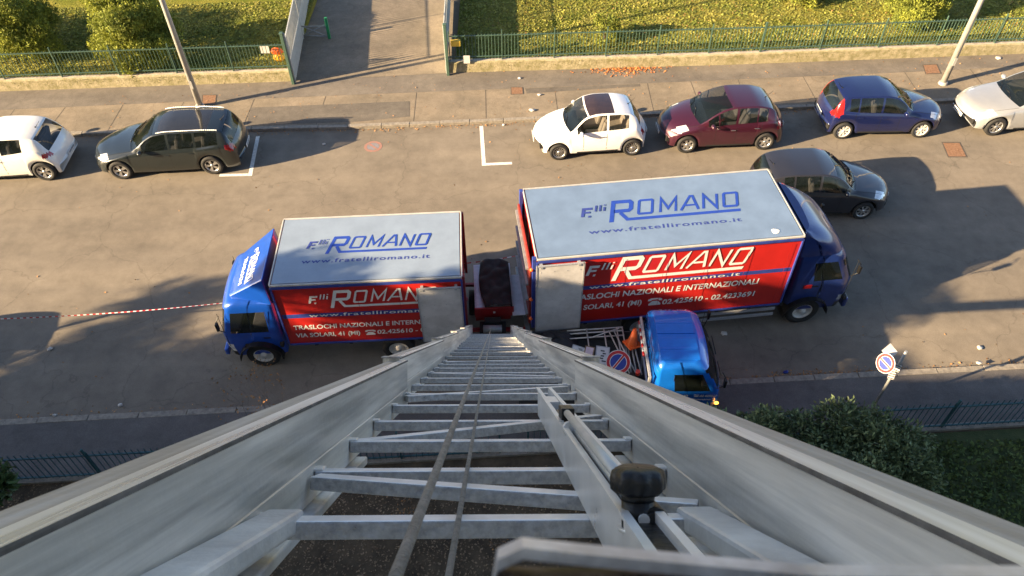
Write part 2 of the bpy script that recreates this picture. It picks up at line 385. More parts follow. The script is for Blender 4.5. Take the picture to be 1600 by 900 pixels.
# lawn behind the far plinth, soil garden on the near side
def lawn_mat():
    M = bpy.data.materials.new('lawn'); M.use_nodes = True; N = M.node_tree.nodes; K = M.node_tree.links; b = N['Principled BSDF']
    tc = N.new('ShaderNodeTexCoord').outputs['Object']
    def nz(s, d, r=.65):
        n = N.new('ShaderNodeTexNoise'); n.inputs['Scale'].default_value = s; n.inputs['Detail'].default_value = d; n.inputs['Roughness'].default_value = r; K.new(tc, n.inputs['Vector']); return n.outputs[0]
    r = N.new('ShaderNodeValToRGB'); e = r.color_ramp.elements; e[0].position = .38; e[0].color = (.11, .135, .018, 1); e[1].position = .62; e[1].color = (.27, .24, .055, 1)
    K.new(nz(.45, 6), r.inputs[0])
    r2 = N.new('ShaderNodeValToRGB'); e = r2.color_ramp.elements; e[0].position = .3; e[0].color = (.45, .5, .4, 1); e[1].position = .7; e[1].color = (1.4, 1.35, 1.1, 1)
    K.new(nz(18, 5, .8), r2.inputs[0])
    mx = N.new('ShaderNodeMix'); mx.data_type = 'RGBA'; mx.blend_type = 'MULTIPLY'; mx.inputs[0].default_value = .9
    K.new(r.outputs[0], mx.inputs[6]); K.new(r2.outputs[0], mx.inputs[7]); K.new(mx.outputs[2], b.inputs['Base Color'])
    b.inputs['Roughness'].default_value = 1; b.inputs['Specular IOR Level'].default_value = .1
    bp = N.new('ShaderNodeBump'); bp.inputs['Strength'].default_value = 1; bp.inputs['Distance'].default_value = .06; K.new(nz(26, 4, .8), bp.inputs['Height']); K.new(bp.outputs[0], b.inputs['Normal'])
    return M
M_lawn = lawn_mat()
GX0, GX1 = plL[1][0], plR[0][0]           # driveway gap
fB = lambda x: 70.
band('lawn', lambda x: fPl(x)+.25, fB, .30, M_lawn, .3, [-90, -40, -24, -18, -12, GX0-.25])
band('lawn', lambda x: fPl(x)+.25, fB, .30, M_lawn, .3, [GX1+.25, 2, 8, 14, 20, 26, 40, 90])
band('driveway', lambda x: fPl(x)+.002, fB, .108, M_conc, 0, [GX0-.25, GX1+.25])
fGard = lambda x: fNear(x)-1.68
band('garden_soil', lambda x: -14., lambda x: fGard(x), .10, M_soil, .1)

def plinth(name, x0, x1, label):
    mb = MB(); rt = empty(name, (x0, fPl(x0), .1)); xs = np.linspace(x0, x1, 12); V = []
    for x in xs:
        y = fPl(x)-fPl(x0); X = x-x0
        V += [(X, y, 0), (X, y+.02, .36), (X, y+.06, .40), (X, y+.24, .40), (X, y+.24, 0)]
    Fs = []
    for i in range(11):
        for j in range(4): Fs.append((5*i+j, 5*i+5+j, 5*i+6+j, 5*i+1+j))
    b = 55
    mb.add(V, Fs); mb.add(V[:5], [(0, 1, 2, 3, 4)]); mb.add(V[-5:], [(4, 3, 2, 1, 0)])
    for i, f in enumerate(mb.f): mb.m[i] = 1 if (i % 4 == 2 and i < 44) else 0
    mb.build('wall', [M_plinth, M_plinth2], rt)
    return tag(rt, label, 'low wall')
plinth('low_wall', -24, GX0, 'low mossy concrete wall under the green fence, left of the driveway')
plinth('low_wall', GX1, 26, 'long low mossy wall under the green fence, right of the driveway')

# ------------------------------------------------------------------ fences
def fence(name, p0, p1, z0, h, mt, label, step=.115, post=2.0, postext=.12, pr=.011, rails=(.14, .93), lean=0, panel=0.0, postr=.03, pan_mat=None, overshoot=.06):
    p0 = np.array(p0, float); p1 = np.array(p1, float); d = p1-p0; Ln = np.linalg.norm(d); rz = math.atan2(d[1], d[0])
    rt = empty(name, (p0[0], p0[1], z0), rz); pk = MB(); n = int(Ln/step)
    for i in range(1, n): pk.cyl((i*step, 0, .05), (i*step, 0, h*rails[1]+overshoot), pr, pr, 5, smooth=False)
    pk.build('pickets', mt, rt)
    for r in rails:
        q = MB(); q.box((Ln/2, 0, h*r), (Ln, .035, .03)); q.build('rail', mt, rt)
    k = max(1, round(Ln/post))
    for i in range(k+1):
        q = MB(); q.box((Ln*i/k, .0, h*.5+postext/2), (postr*1.2, postr*1.6, h+postext)); q.build('post', mt, rt, bevel=.004)
    if panel:
        q = MB(); q.box((Ln/2, 0, panel/2+.05), (Ln, .02, panel)); q.build('sheet_panel', pan_mat or mt, rt)
    return tag(rt, label, 'fence')
xL, xR = -24., 26.
fy = lambda x: fPl(x)+.14
fence('metal_fence', (-19.5, fy(-19.5)), (GX0-.1, fy(GX0-.1)), .5, 1.0, M_fgreen, 'dark green picket fence with shrubs behind it, left of the driveway')
xm = 9.
fence('metal_fence', (GX1+.1, fy(GX1+.1)), (xm-.02, fy(xm)), .5, 1.0, M_fgreen, 'green picket fence beside the driveway, behind the white and purple cars')
fence('metal_fence', (xm+.02, fy(xm)), (24, fy(24)), .5, 1.0, M_fgreen, 'green picket fence at the far right, behind the dark blue and silver cars')
M_gateg = mat('gate_grey', (.42, .44, .42), .5, var=.15)
ya = fPl(GX0)-.1; yb = fPl(GX1)-.05
gl = unp(485, 2, .11); gr_ = unp(704, 2, .11)
fence('gate_leaf', (GX0+.04, ya), tuple(gl[:2]), .11, 1.75, M_gateg, 'open grey gate leaf on the left side of the driveway', step=.15, post=2.6, panel=.82, rails=(.5, .96), pr=.021, overshoot=.02)
fence('gate_leaf', (GX1-.04, yb), tuple(gr_[:2]), .11, 1.75, M_gateg, 'open grey gate leaf on the right side of the driveway', step=.10, post=2.6, panel=1.1, rails=(.66, .96), pr=.012, overshoot=.02)
for o in [x for x in bpy.data.objects if x.name.startswith('gate_leaf')]: o['category'] = 'gate'
for (x, y, lb) in ((GX0-.02, ya-.08, 'dark green gate post at the left corner of the driveway'), (GX1+.02, yb-.1, 'dark green gate post at the right corner of the driveway')):
    t = empty('gate_post', (x, y, .1)); q = MB(); q.box((0, 0, .95), (.10, .10, 1.9)); q.build('post', M_fgreen, t, bevel=.01)
    q = MB(); q.box((0, 0, 1.93), (.13, .13, .04)); q.build('cap', M_fgreen, t, bevel=.01); tag(t, lb, 'gate post')
# near garden fences
fence('garden_fence', (-13, fGard(-13)+.06), (-.3, fGard(-.3)+.06), .12, .95, M_fgreen2, 'dark teal garden fence below the left side of the ladder', step=.13, pr=.009, post=2.2, rails=(.12, .88), overshoot=.14)
fence('garden_fence', (.3, fGard(.3)+.06), (14, fGard(14)+.06), .12, .95, M_fgreen2, 'dark teal garden fence on the right beyond the laurel bush', step=.13, pr=.009, post=2.2, rails=(.12, .88), overshoot=.14)
band('garden_kerb', lambda x: fGard(x)-.02, lambda x: fGard(x)+.13, .17, M_kerb, .17)
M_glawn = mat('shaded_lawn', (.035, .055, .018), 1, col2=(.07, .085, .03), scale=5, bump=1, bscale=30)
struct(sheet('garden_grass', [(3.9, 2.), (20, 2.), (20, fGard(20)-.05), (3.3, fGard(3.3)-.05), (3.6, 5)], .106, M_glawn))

# ------------------------------------------------------------------ painted marks and covers
def strip(name, a, b, w, z, m, label, cat):
    a = np.array(a[:2]); b = np.array(b[:2]); t = nrm(b-a); n = np.array([-t[1], t[0]])*w/2; mb = MB()
    mb.add([(*(a+n), z), (*(a-n), z), (*(b-n), z), (*(b+n), z)], [(0, 1, 2, 3)]); return mb
def lmark(p1, pc, p2, label):
    a, c, b = [unp(*p)[:2] for p in (p1, pc, p2)]; V, F_ = stroke([a, c, b], .12)
    mb = MB(); mb.add([(v[0], v[1], .004) for v in V], F_); o = mb.build('parking_line', M_paint); struct(o)
lmark((752, 197), (756, 257), (800, 255), 'x'); lmark((403, 213), (391, 273), (343, 274), 'x')
M_fadeR = mat('faded_red_paint', (.22, .165, .135), .9, col2=(.34, .14, .11), scale=12)
M_fadeB = mat('faded_blue_paint', (.19, .17, .15), .9, col2=(.19, .19, .25), scale=12)
c = unp(583, 229); mb = MB(); n = 40
for (r0, r1, mi, dz) in ((.20, .29, 0, .004), (.0, .195, 1, .004)):
    V = []
    for k in range(n):
        t = 2*math.pi*k/n; V += [(c[0]+r0*math.cos(t), c[1]+r0*math.sin(t), dz), (c[0]+r1*math.cos(t), c[1]+r1*math.sin(t), dz)]
    mb.add(V, [(2*k, 2*k+1, (2*k+3) % (2*n), (2*k+2) % (2*n)) for k in range(n)], mi)
v, f = stroke([(c[0]-.15, c[1]+.15), (c[0]+.15, c[1]-.15)], .07); mb.add([(a[0], a[1], .007) for a in v], f, 0)
struct(mb.build('painted_no_parking_mark', [M_fadeR, M_fadeB]))
M_faint = mat('faint_tyre_ring', (.29, .25, .20), .9)
for px, py in ((853, 361/2.904), ): pass
for (cx, cy, r, pts, lb, z) in ((1492, 234, 0, [(1471, 222), (1500, 222), (1512, 246), (1481, 246)], 'rusty manhole cover in the road below the dark blue car', .002),
        (1453, 108, 0, [(1441, 101), (1464, 100), (1471, 115), (1446, 116)], 'rusty cover in the pavement left of the right lamp post', .106),
        (808, 142, 0, [(798, 136), (817, 136), (818, 147), (798, 148)], 'small rusty cover in the pavement above the white hatchback', .106),
        (327, 155, 0, [(316, 148), (339, 148), (337, 163), (315, 163)], 'rusty cover in the pavement beside the left lamp post', .106)):
    P = [unp(*p, z)[:2] for p in pts]; P = P[::-1]
    t = empty('manhole_cover', (P[0][0], P[0][1], z)); mb = MB()
    cc = sum(P)/4
    Q = [(p-cc)*.88+cc-P[0] for p in P]; P0 = [p-P[0] for p in P]
    mb.add([(*p, .004) for p in P0]+[(*p, .004) for p in Q], [(i, (i+1) % 4, (i+1) % 4+4, i+4) for i in range(4)]); mb.build('rim', mat('iron_frame', (.10, .085, .07), .7, .3), t)
    mb = MB(); mb.add([(*p, .003) for p in Q], [(0, 1, 2, 3)])
    mb.build('lid', mat('rusty_iron', (.17, .085, .045), .8, col2=(.26, .15, .09), scale=16, bump=.8, bscale=45), t)
    tag(t, lb, 'manhole cover', 'rusty manhole covers')

# ------------------------------------------------------------------ street lamps
def lamp(px, py, label, rz):
    p = unp(px, py, .10); t = empty('street_lamp', (p[0], p[1], .1)); q = MB()
    q.cyl((0, 0, 0), (0, 0, 8.6), .10, .06, 20); q.build('pole', mat('lamp_grey', (.42, .41, .38), .5, .3, var=.12, scale=3), t)
    q = MB(); q.cyl((0, 0, 0), (0, 0, .10), .16, .13, 20); q.build('base', MATS['lamp_grey'], t, bevel=.01)
    q = MB(); q.tube([(0, 0, 8.6), (0, -.3, 9.0), (0, -1.2, 9.2)], .04, 10); q.build('arm', MATS['lamp_grey'], t)
    q = MB(); q.box((0, -1.6, 9.2), (.28, .8, .12), taper=.7); q.build('lamp_head', MATS['lamp_grey'], t, bevel=.03)
    q = MB(); q.box((.0, -.11, .9), (.10, .02, .28)); q.build('hatch', MATS['lamp_grey'], t, bevel=.004)
    tag(t, label, 'street lamp', 'street lamps on the far pavement')
lamp(313, 167, 'tall grey lamp post behind the dark grey estate car', 0)
lamp(1473, 131, 'tall pale lamp post between the dark blue and silver cars', 0)

# ------------------------------------------------------------------ wheels
def wheel(parent, x, y, r, w, side, style, rimm, rr=.66):
    "side=+1 outer face towards +y"
    hb = MB(); hb.lathe([(.01, -w*.1), (r*rr*.9, -w*.1), (r*rr*.9, w*.12), (.01, w*.12)], (x, y, r), (0, side, 0), 28)
    hub = hb.build('wheel', M_dark, parent)
    ty = MB(); ty.lathe([(r*rr, -w/2), (r*.94, -w/2), (r, -w*.36), (r, w*.36), (r*.95, w/2), (r*rr*1.02, w/2+.004), (r*rr*.98, w*.42)], (x, y, r), (0, side, 0), 40)
    ty.build('tyre', M_rubber, hub)
    rm = MB(); R_ = r*rr; f = w*.40
    rm.lathe([(R_*.98, f-.01), (R_*1.0, f+.012), (R_*.90, f+.008), (R_*.86, f-.03), (R_*.86, -.02)], (x, y, r), (0, side, 0), 40)
    F = frame((0, side, 0)); C = np.array([x, y, r])
    if style == 'solid':
        rm.lathe([(R_*.88, f-.05), (R_*.62, f-.035), (R_*.55, f-.06), (R_*.34, f-.02), (R_*.30, f+.03), (.005, f+.035)], (x, y, r), (0, side, 0), 32)
    else:
        n, wd, split = style
        for k in range(n):
            for s_ in ((-1, 1) if split else (0,)):
                t = 2*math.pi*k/n+.3; t2 = t+s_*split
                a = C+F[:, 1]*R_*.14*math.cos(t)+F[:, 2]*R_*.14*math.sin(t)+F[:, 0]*(f-.012)
                b = C+F[:, 1]*R_*.93*math.cos(t2)+F[:, 2]*R_*.93*math.sin(t2)+F[:, 0]*(f-.008)
                G = frame(b-a, F[:, 0]); rm.box((a+b)/2, (np.linalg.norm(b-a), .018, R_*wd), G)
        rm.lathe([(R_*.24, f-.03), (R_*.22, f+.004), (.005, f+.010)], (x, y, r), (0, side, 0), 20)
    rm.build('rim', rimm, hub)
    return hub

# ------------------------------------------------------------------ cars
def pch(P):
    "monotone cubic through control points"
    x = np.array([p[0] for p in P], float); y = np.array([p[1] for p in P], float)
    h = np.diff(x); d = np.diff(y)/h; mm = np.zeros(len(x))
    for i in range(1, len(x)-1):
        if d[i-1]*d[i] > 0:
            w1 = 2*h[i]+h[i-1]; w2 = h[i]+2*h[i-1]; mm[i] = (w1+w2)/(w1/d[i-1]+w2/d[i])
    mm[0] = d[0]; mm[-1] = d[-1]
    def g(s):
        i = int(min(max(np.searchsorted(x, s)-1, 0), len(h)-1)); t = (s-x[i])/h[i]; t = min(max(t, 0), 1)
        return float((2*t**3-3*t*t+1)*y[i]+(t**3-2*t*t+t)*h[i]*mm[i]+(-2*t**3+3*t*t)*y[i+1]+(t**3-t*t)*h[i]*mm[i+1])
    return g
def make_car(name, label, S, loc, heading, group=None):
    """S: spec. s runs from the nose (0) to the tail (L); local x = front axle based, +x forward."""
    Lc, Wc, H, fo, wb, r = S['L'], S['W'], S['H'], S['fo'], S['wb'], S['r']
    top = pch(S['top']); belt0 = pch(S['belt']); cow, wt, re, rg = S['cowl'], S['wst'], S['rend'], S['rgb']
    hw = Wc/2
    plan = pch([(0, .80), (.10, .88), (.35, .955), (.8, .985), (Lc*.5, 1.0), (Lc-.8, .985), (Lc-.3, .95), (Lc-.08, .90), (Lc, .84)])
    rw = S.get('rw', .70)
    we = pch([(0, .70), (cow*.5, .80), (cow, .86), (wt, rw+.02), ((wt+re)/2, rw+.015), (re, rw-.01), (rg, .80), (Lc, .74)])
    kk = pch([(0, .35), (cow*.6, .45), (cow, .55), (cow+.12, .80), (wt, .95), (re, .95), (rg-.08, .86), (rg, .65), (Lc, .4)])
    bow = pch([(0, .24), (.35, .20), (cow, .20), (wt, .10), (Lc*.55, 0), (re, -.05), (rg, -.12), (Lc, -.16)])
    sill = S.get('sill', .22)
    st = set(np.round(np.arange(0, Lc+.001, .055), 3)) | {.02, .05, .08, Lc-.02, Lc-.05, Lc-.09, Lc}
    for b in [cow, wt, re, rg]+[q for ab in S['side'] for q in ab]+list(S.get('sunroof', ()))+list(S.get('stations', ())): st.add(round(b, 4))
    arches = []
    Ra = r+.055
    for c in (fo, fo+wb):
        for k in range(0, 19):
            s = c+Ra*math.cos(math.pi*k/18)
            for _ in range(4): s2 = s-bow(s)*.95; 
            s_ = s
            for _ in range(6): s_ = s-bow(s_)
            st.add(round(s_, 4))
        arches.append(c)
    ss = sorted(x for x in st if 0 <= x <= Lc)
    out = [ss[0]]
    keep = set(round(b, 4) for b in [cow, wt, re, rg]+[q for ab in S['side'] for q in ab])
    for x in ss[1:]:
        if x-out[-1] < .006:
            if x in keep: out[-1] = x
            continue
        out.append(x)
    ss = out
    sv = [0, .12, .30, .48, .66, .82, .93, 1.0]; sw = [.955, .985, 1.0, .998, .99, .975, .955, .925]
    gv = [.05, .3, .5, .7, .93, 1.0]; tv = [.95, .85, .7, .5, .25, 0]
    grid = []; NS = len(sv); NG = len(gv); NT = len(tv)
    for s in ss:
        tp = top(s); w = hw*plan(s); bl = min(belt0(s), tp-.015); wbt = w*.925; wE = min(w*we(s), wbt-.01); ze = bl+(tp-bl)*kk(s)
        zb = sill; sp = s+bow(s)
        if s < .5: zb = sill+.02
        for c in arches:
            q = Ra*Ra-(sp-c)**2
            if q > 0: zb = max(zb, r+math.sqrt(q))
        zb = min(zb, bl-.02)
        row = []
        for v, k in zip(sv, sw): row.append((w*k, zb+(bl-zb)*v))
        for g in gv:
            row.append((wbt+(wE-wbt)*g + .022*math.sin(math.pi*g)*(1 if ze-bl > .15 else 0), bl+(ze-bl)*g))
        for t in tv: row.append((wE*t, ze+(tp-ze)*(1-t*t)))
        pts = []
        for (y, z) in row:
            xx = s+bow(s)*(y/w)**2*(1.0)
            pts.append((fo-xx, y, z))
        grid.append(pts)
    n = len(row); NSt = len(ss)
    rt = empty(name, loc, heading); tag(rt, label, 'car', group)
    groups = {}
    def addf(key, q):
        groups.setdefault(key, []).append(q)
    sides = S['side']; lights = S.get('lights')
    for i in range(NSt-1):
        sm_ = (ss[i]+ss[i+1])/2
        for j in range(n-1):
            q = [grid[i][j], grid[i+1][j], grid[i+1][j+1], grid[i][j+1]]
            zc = sum(p[2] for p in q)/4; yc = sum(p[1] for p in q)/4; xc = sum(p[0] for p in q)/4
            key = 'body'
            if NS <= j < NS+NG-2 and (grid[i][NS+NG-1][2]-grid[i][NS-1][2]) > .10:
                for a, b in sides:
                    if a <= sm_ <= b: key = 'side_window%d' % sides.index((a, b))
            if j >= NS+NG:
                if wt <= sm_ <= cow+.0 or cow <= sm_ <= wt: key = 'windscreen'
                if re <= sm_ <= rg: key = 'rear_window'
                if 'sunroof' in S and S['sunroof'][0] <= sm_ <= S['sunroof'][1]: key = 'sunroof'
            if lights and key == 'body':
                k2 = lights(sm_, abs(yc)/hw, zc)
                if k2: key = k2
            if j == NS-1+0 and False: pass
            addf(key, q)
    def bld(kname, quads, mt, mirror=True, smooth=True, which=(1, -1)):
        mb = MB()
        idx = {}
        for sg in which:
            for q in quads:
                f = []
                for p in q:
                    k = (round(p[0], 5), round(p[1]*sg, 5), round(p[2], 5))
                    if k not in idx: idx[k] = len(mb.v); mb.v.append(k)
                    f.append(idx[k])
                if len(set(f)) < 3: continue
                f2 = []
                for a in f:
                    if a not in f2: f2.append(a)
                mb.f.append(tuple(f2) if sg < 0 else tuple(f2[::-1])); mb.m.append(0); mb.sm.append(smooth)
        return mb.build(kname, mt, rt)
    paint = S['paint']
    body = groups.pop('body')
    # closing faces at nose and tail
    for i in (0, NSt-1):
        g = grid[i]; zb = g[0][2]
        for j in range(n-1):
            q = [g[j], g[j+1], (g[j+1][0], 0, g[j+1][2]), (g[j][0], 0, g[j][2])]
            body.append(q if i else q[::-1])
    bo = bld('body', body, paint)
    # rocker / bumper dark trim and seams in one dark mesh of the body
    tr = MB()
    def surf(s, v):   # point on the side at station s, level v (0 bottom..1 belt) with outward offset
        i = int(np.argmin([abs(a-s) for a in ss])); g = grid[i]
        vv = np.interp(v, sv, range(NS)); j = int(vv); f = vv-j; j2 = min(j+1, NS-1)
        return np.array(g[j])*(1-f)+np.array(g[j2])*f
    for s in S['seams']:
        for sg in (1, -1):
            P = [surf(s, v) for v in (.04, .2, .4, .6, .8, .92)]
            A = [(p[0]-.005, sg*(p[1]+.003), p[2]) for p in P]; B = [(p[0]+.005, sg*(p[1]+.003), p[2]) for p in P]
            k = len(P); tr.add(A+B, [(i_, i_+1, i_+1+k, i_+k) if sg > 0 else (i_, i_+k, i_+1+k, i_+1) for i_ in range(k-1)])
    # bonnet seam
    for jj in (NS+NG-1,):
        for sg in (1, -1):
            P = [np.array(grid[i_][jj])+(0, 0, .003) for i_ in range(NSt) if .22 < ss[i_] < cow-.03]
            A = [(p[0], sg*(p[1]-.005), p[2]) for p in P]; B = [(p[0], sg*(p[1]+.005), p[2]-.001) for p in P]; k = len(P)
            tr.add(A+B, [(i_, i_+1, i_+1+k, i_+k) if sg < 0 else (i_, i_+k, i_+1+k, i_+1) for i_ in range(k-1)])
    tr.build('seams', M_dark, bo)
    for sg in (1, -1):   # dark sill strip between the wheels
        P = [surf(s_, .06) for s_ in np.linspace(fo+r+.10, fo+wb-r-.12, 12)]; tt = MB()
        A = [(p[0], sg*(p[1]+.004), p[2]-.03) for p in P]; B = [(p[0], sg*(p[1]+.006), p[2]+.03) for p in P]; k = len(P)
        tt.add(A+B, [(i_, i_+1, i_+1+k, i_+k) if sg < 0 else (i_, i_+k, i_+1+k, i_+1) for i_ in range(k-1)]); tt.build('sill_strip', M_dark, rt)
    # glass and lamps
    for k, qs in groups.items():
        if k.startswith('side_window'):
            for sg in (1, -1): bld('side_window', qs, M_glass, which=(sg,))
        elif k in ('headlight', 'tail_light', 'indicator'):
            for sg in (1, -1): bld(k, qs, {'headlight': M_head, 'tail_light': M_tail, 'indicator': M_amber}[k], which=(sg,))
        elif k in ('grille', 'bumper_trim'): bld(k, qs, M_black)
        elif k == 'sunroof': bld(k, qs, S.get('sunmat', M_glass))
        else: bld(k, qs, M_glass)
    # under body, cabin tub, seats
    xf = lambda s: fo-s
    u = MB(); u.box((xf(Lc/2), 0, .33), (Lc-.5, Wc-.50, .26)); u.box((xf((cow+rg)/2), 0, .40), (rg-cow, Wc-.24, .16))
    u.box((xf(fo*.55), 0, .42), (fo*.7, Wc-.5, .2))
    u.build('underbody', M_dark, rt)
    it = MB(); seat = S.get('seat', M_seat)
    def seatbox(s, y, w):
        it.box((xf(s), y, .56), (.48, w, .16)); Rm = np.array(Matrix.Rotation(R(-14), 3, 'Y'))
        it.box((xf(s+.28), y, .82), (.13, w*.92, .56), Rm); it.box((xf(s+.37), y, 1.14), (.09, w*.5, .15), Rm)
    for y in (-.36, .36): seatbox(wt+.30, y, .48)
    seatbox(min(wt+1.08, rg-.55), 0, 1.15)
    it.build('seats', seat, rt, bevel=.04)
    d = MB(); d.box((xf(cow+.28), 0, belt0(cow+.3)-.08), (.42, Wc*.78, .10)); d.build('dashboard', M_black, rt, bevel=.03)
    # mirrors, handles, wipers, aerial, plates
    for sg in (1, -1):
        i = int(np.argmin([abs(a-(cow+.32)) for a in ss])); g = grid[i][NS]
        q = MB(); q.ball((g[0]+.02, sg*(g[1]+.13), g[2]+.07), (.065, .105, .07)); q.cyl((g[0]+.02, sg*g[1], g[2]+.01), (g[0]+.02, sg*(g[1]+.08), g[2]+.05), .022, .022, 8)
        q.build('mirror', S.get('mirror', paint), rt)
        for s in S['handles']:
            p = surf(s, .80); q = MB(); q.box((p[0], sg*(p[1]+.018), p[2]), (.15, .022, .026)); q.build('door_handle', S.get('handle', paint), rt, bevel=.006)
    w = MB()
    for y0, y1 in ((.35, -.25), (-.30, -.80)):
        zc = top(cow-.02)
        def wp(s, y):
            i = int(np.argmin([abs(a-s) for a in ss])); tp = top(ss[i]); g = grid[i][NS+NG-1]; t = min(1, abs(y)/g[1])
            return np.array([fo-ss[i]-bow(ss[i])*(y/(hw*plan(ss[i])))**2, y, g[2]+(tp-g[2])*(1-t*t)+.018])
        w.tube([wp(cow+.0, y0*hw), wp(cow+.10, (y0+y1)/2*hw), wp(cow+.14, y1*hw)], .009, 6)
    w.build('wipers', M_black, rt)
    q = MB(); zt = top(re-.12); q.cyl((xf(re-.12), 0, zt-.01), (xf(re+.08), 0, zt+.20), .010, .004, 6); q.ball((xf(re-.12), 0, zt), .025); q.build('aerial', M_black, rt)
    for s, dz in ((-.012, .42), (Lc+.012, S.get('platez', .55))):
        q = MB(); q.box((xf(s), 0, dz), (.014, .50, .11)); q.build('number_plate', M_plate, rt)
        q = MB(); t_ = 1 if s < 1 else -1
        q.box((xf(s)+t_*.009, 0, dz), (.004, .40, .055)); q.build('characters', mat('plate_characters', (.25, .25, .25), .5, var=.9, scale=45), KIDS(rt)[-1])
    if S.get('rails'):
        for sg in (1, -1):
            P = [np.array(grid[i_][NS+NG-1])*(1, sg, 1)+(0, -sg*.0, .042) for i_ in range(0, NSt, 1) if wt+.1 < ss[i_] < re-.05]
            q = MB(); q.tube(P, .016, 8); q.build('roof_rail', M_alu_l, rt)
    for sg in (1, -1):
        for c in (0, -wb): wheel(rt, c, sg*(hw-.115), r, .20, sg, S['wheel'], S.get('rimm', M_rim), S.get('rr', .66))
    if 'extra' in S: S['extra'](rt, dict(xf=xf, grid=grid, ss=ss, NS=NS, NG=NG, surf=surf, top=top, hw=hw))
    return rt

def paint(name, c, metal=.0, rough=.3, coat=1.0):
    return mat(name, c, rough, metal, var=.05, scale=2, coat=coat, bump=.02, bscale=120)
def place(front_px, rear_px, wb, W, faces_left=True):
    a = unp(*front_px); b = unp(*rear_px); d = (a-b)[:2]; th = math.atan2(d[1], d[0]); return a, th
def near_side_loc(front_px, th, W):
    "front axle centre on the ground, from the near front wheel's contact point"
    a = unp(*front_px)[:2]; n = np.array([0., 1.]); k = (W/2-.04)
    nn = np.array([-math.sin(th), math.cos(th)]); nn = nn if nn[1] > 0 else -nn
    c = a+nn*k; return (c[0], c[1], 0)
def both(fp, rp, W):
    _, th = place(fp, rp, 0, W); return near_side_loc(fp, th, W), th

spec500 = dict(L=3.55, W=1.63, H=1.49, fo=.72, wb=2.30, r=.29,
    top=[(0, .52), (.03, .64), (.12, .76), (.35, .86), (.70, .93), (.93, .975), (1.25, 1.22), (1.58, 1.415), (2.0, 1.485), (2.5, 1.475), (2.9, 1.40), (3.08, 1.31), (3.30, 1.02), (3.42, .84), (3.52, .70), (3.55, .50)],
    belt=[(0, .50), (.3, .68), (.9, .86), (1.6, .91), (2.6, .96), (3.1, .99), (3.4, .80), (3.55, .48)],
    cowl=.93, wst=1.55, rend=3.04, rgb=3.30, side=[(1.12, 2.18), (2.25, 2.88)], sunroof=(1.60, 2.42), seams=(1.30, 2.22), handles=(2.02,), seat=M_seatl, rw=.70,
    paint=paint('white_paint', (.80, .80, .80)), wheel=(14, .085, 0), rr=.70, sunmat=mat('dark_glass_roof', (.035, .022, .020), .12, var=.2, coat=.6), handle=M_chrome,
    lights=lambda s, y, z: 'headlight' if (.10 < s < .34 and .60 < y < .84 and z > .58) else ('tail_light' if s > 3.36 and .66 < y < .86 and .68 < z < .98 else None))
specC3 = dict(L=3.94, W=1.73, H=1.52, fo=.78, wb=2.466, r=.305,
    top=[(0, .50), (.03, .66), (.14, .78), (.45, .90), (.85, 1.0), (1.0, 1.03), (1.4, 1.28), (1.75, 1.43), (2.2, 1.51), (2.8, 1.50), (3.2, 1.42), (3.4, 1.33), (3.66, 1.02), (3.82, .88), (3.91, .70), (3.94, .50)],
    belt=[(0, .52), (.4, .74), (1.0, .90), (2.0, .95), (3.0, 1.0), (3.4, 1.04), (3.75, .82), (3.94, .5)],
    cowl=.98, wst=2.02, rend=3.36, rgb=3.66, side=[(1.20, 1.52), (1.56, 2.20), (2.28, 2.86), (2.90, 3.20)], seams=(1.42, 2.24, 3.05), handles=(2.10, 2.90), rw=.72,
    paint=paint('plum_paint', (.045, .008, .020), .25, .32), wheel=(6, .36, 0), handle=M_chrome,
    lights=lambda s, y, z: 'headlight' if (.08 < s < .62 and .66 < y < .90 and z > .70) else ('tail_light' if s > 3.62 and .72 < y and .76 < z < 1.02 else ('grille' if s < .06 and y < .5 and z < .5 else None)))
specFie = dict(L=3.92, W=1.68, H=1.45, fo=.80, wb=2.489, r=.295,
    top=[(0, .50), (.03, .62), (.14, .74), (.5, .86), (.95, .95), (1.12, .98), (1.5, 1.24), (1.82, 1.39), (2.2, 1.45), (2.9, 1.44), (3.4, 1.38), (3.55, 1.32), (3.80, .96), (3.86, .86), (3.90, .66), (3.92, .48)],
    belt=[(0, .50), (.4, .70), (1.1, .86), (2.0, .90), (3.0, .94), (3.5, .98), (3.8, .80), (3.92, .48)],
    cowl=1.10, wst=1.80, rend=3.52, rgb=3.79, side=[(1.36, 2.24), (2.31, 3.00), (3.05, 3.32)], seams=(1.46, 2.27, 3.10), handles=(2.12, 2.92), rw=.72,
    paint=paint('dark_blue_paint', (.008, .014, .075), .3, .3), wheel=(8, .16, .10), rimm=M_rimw, rr=.72, platez=.62,
    lights=lambda s, y, z: 'headlight' if (.10 < s < .50 and .60 < y < .90 and z > .62) else ('tail_light' if s > 3.50 and .60 < y < .93 and z > .80 else None))
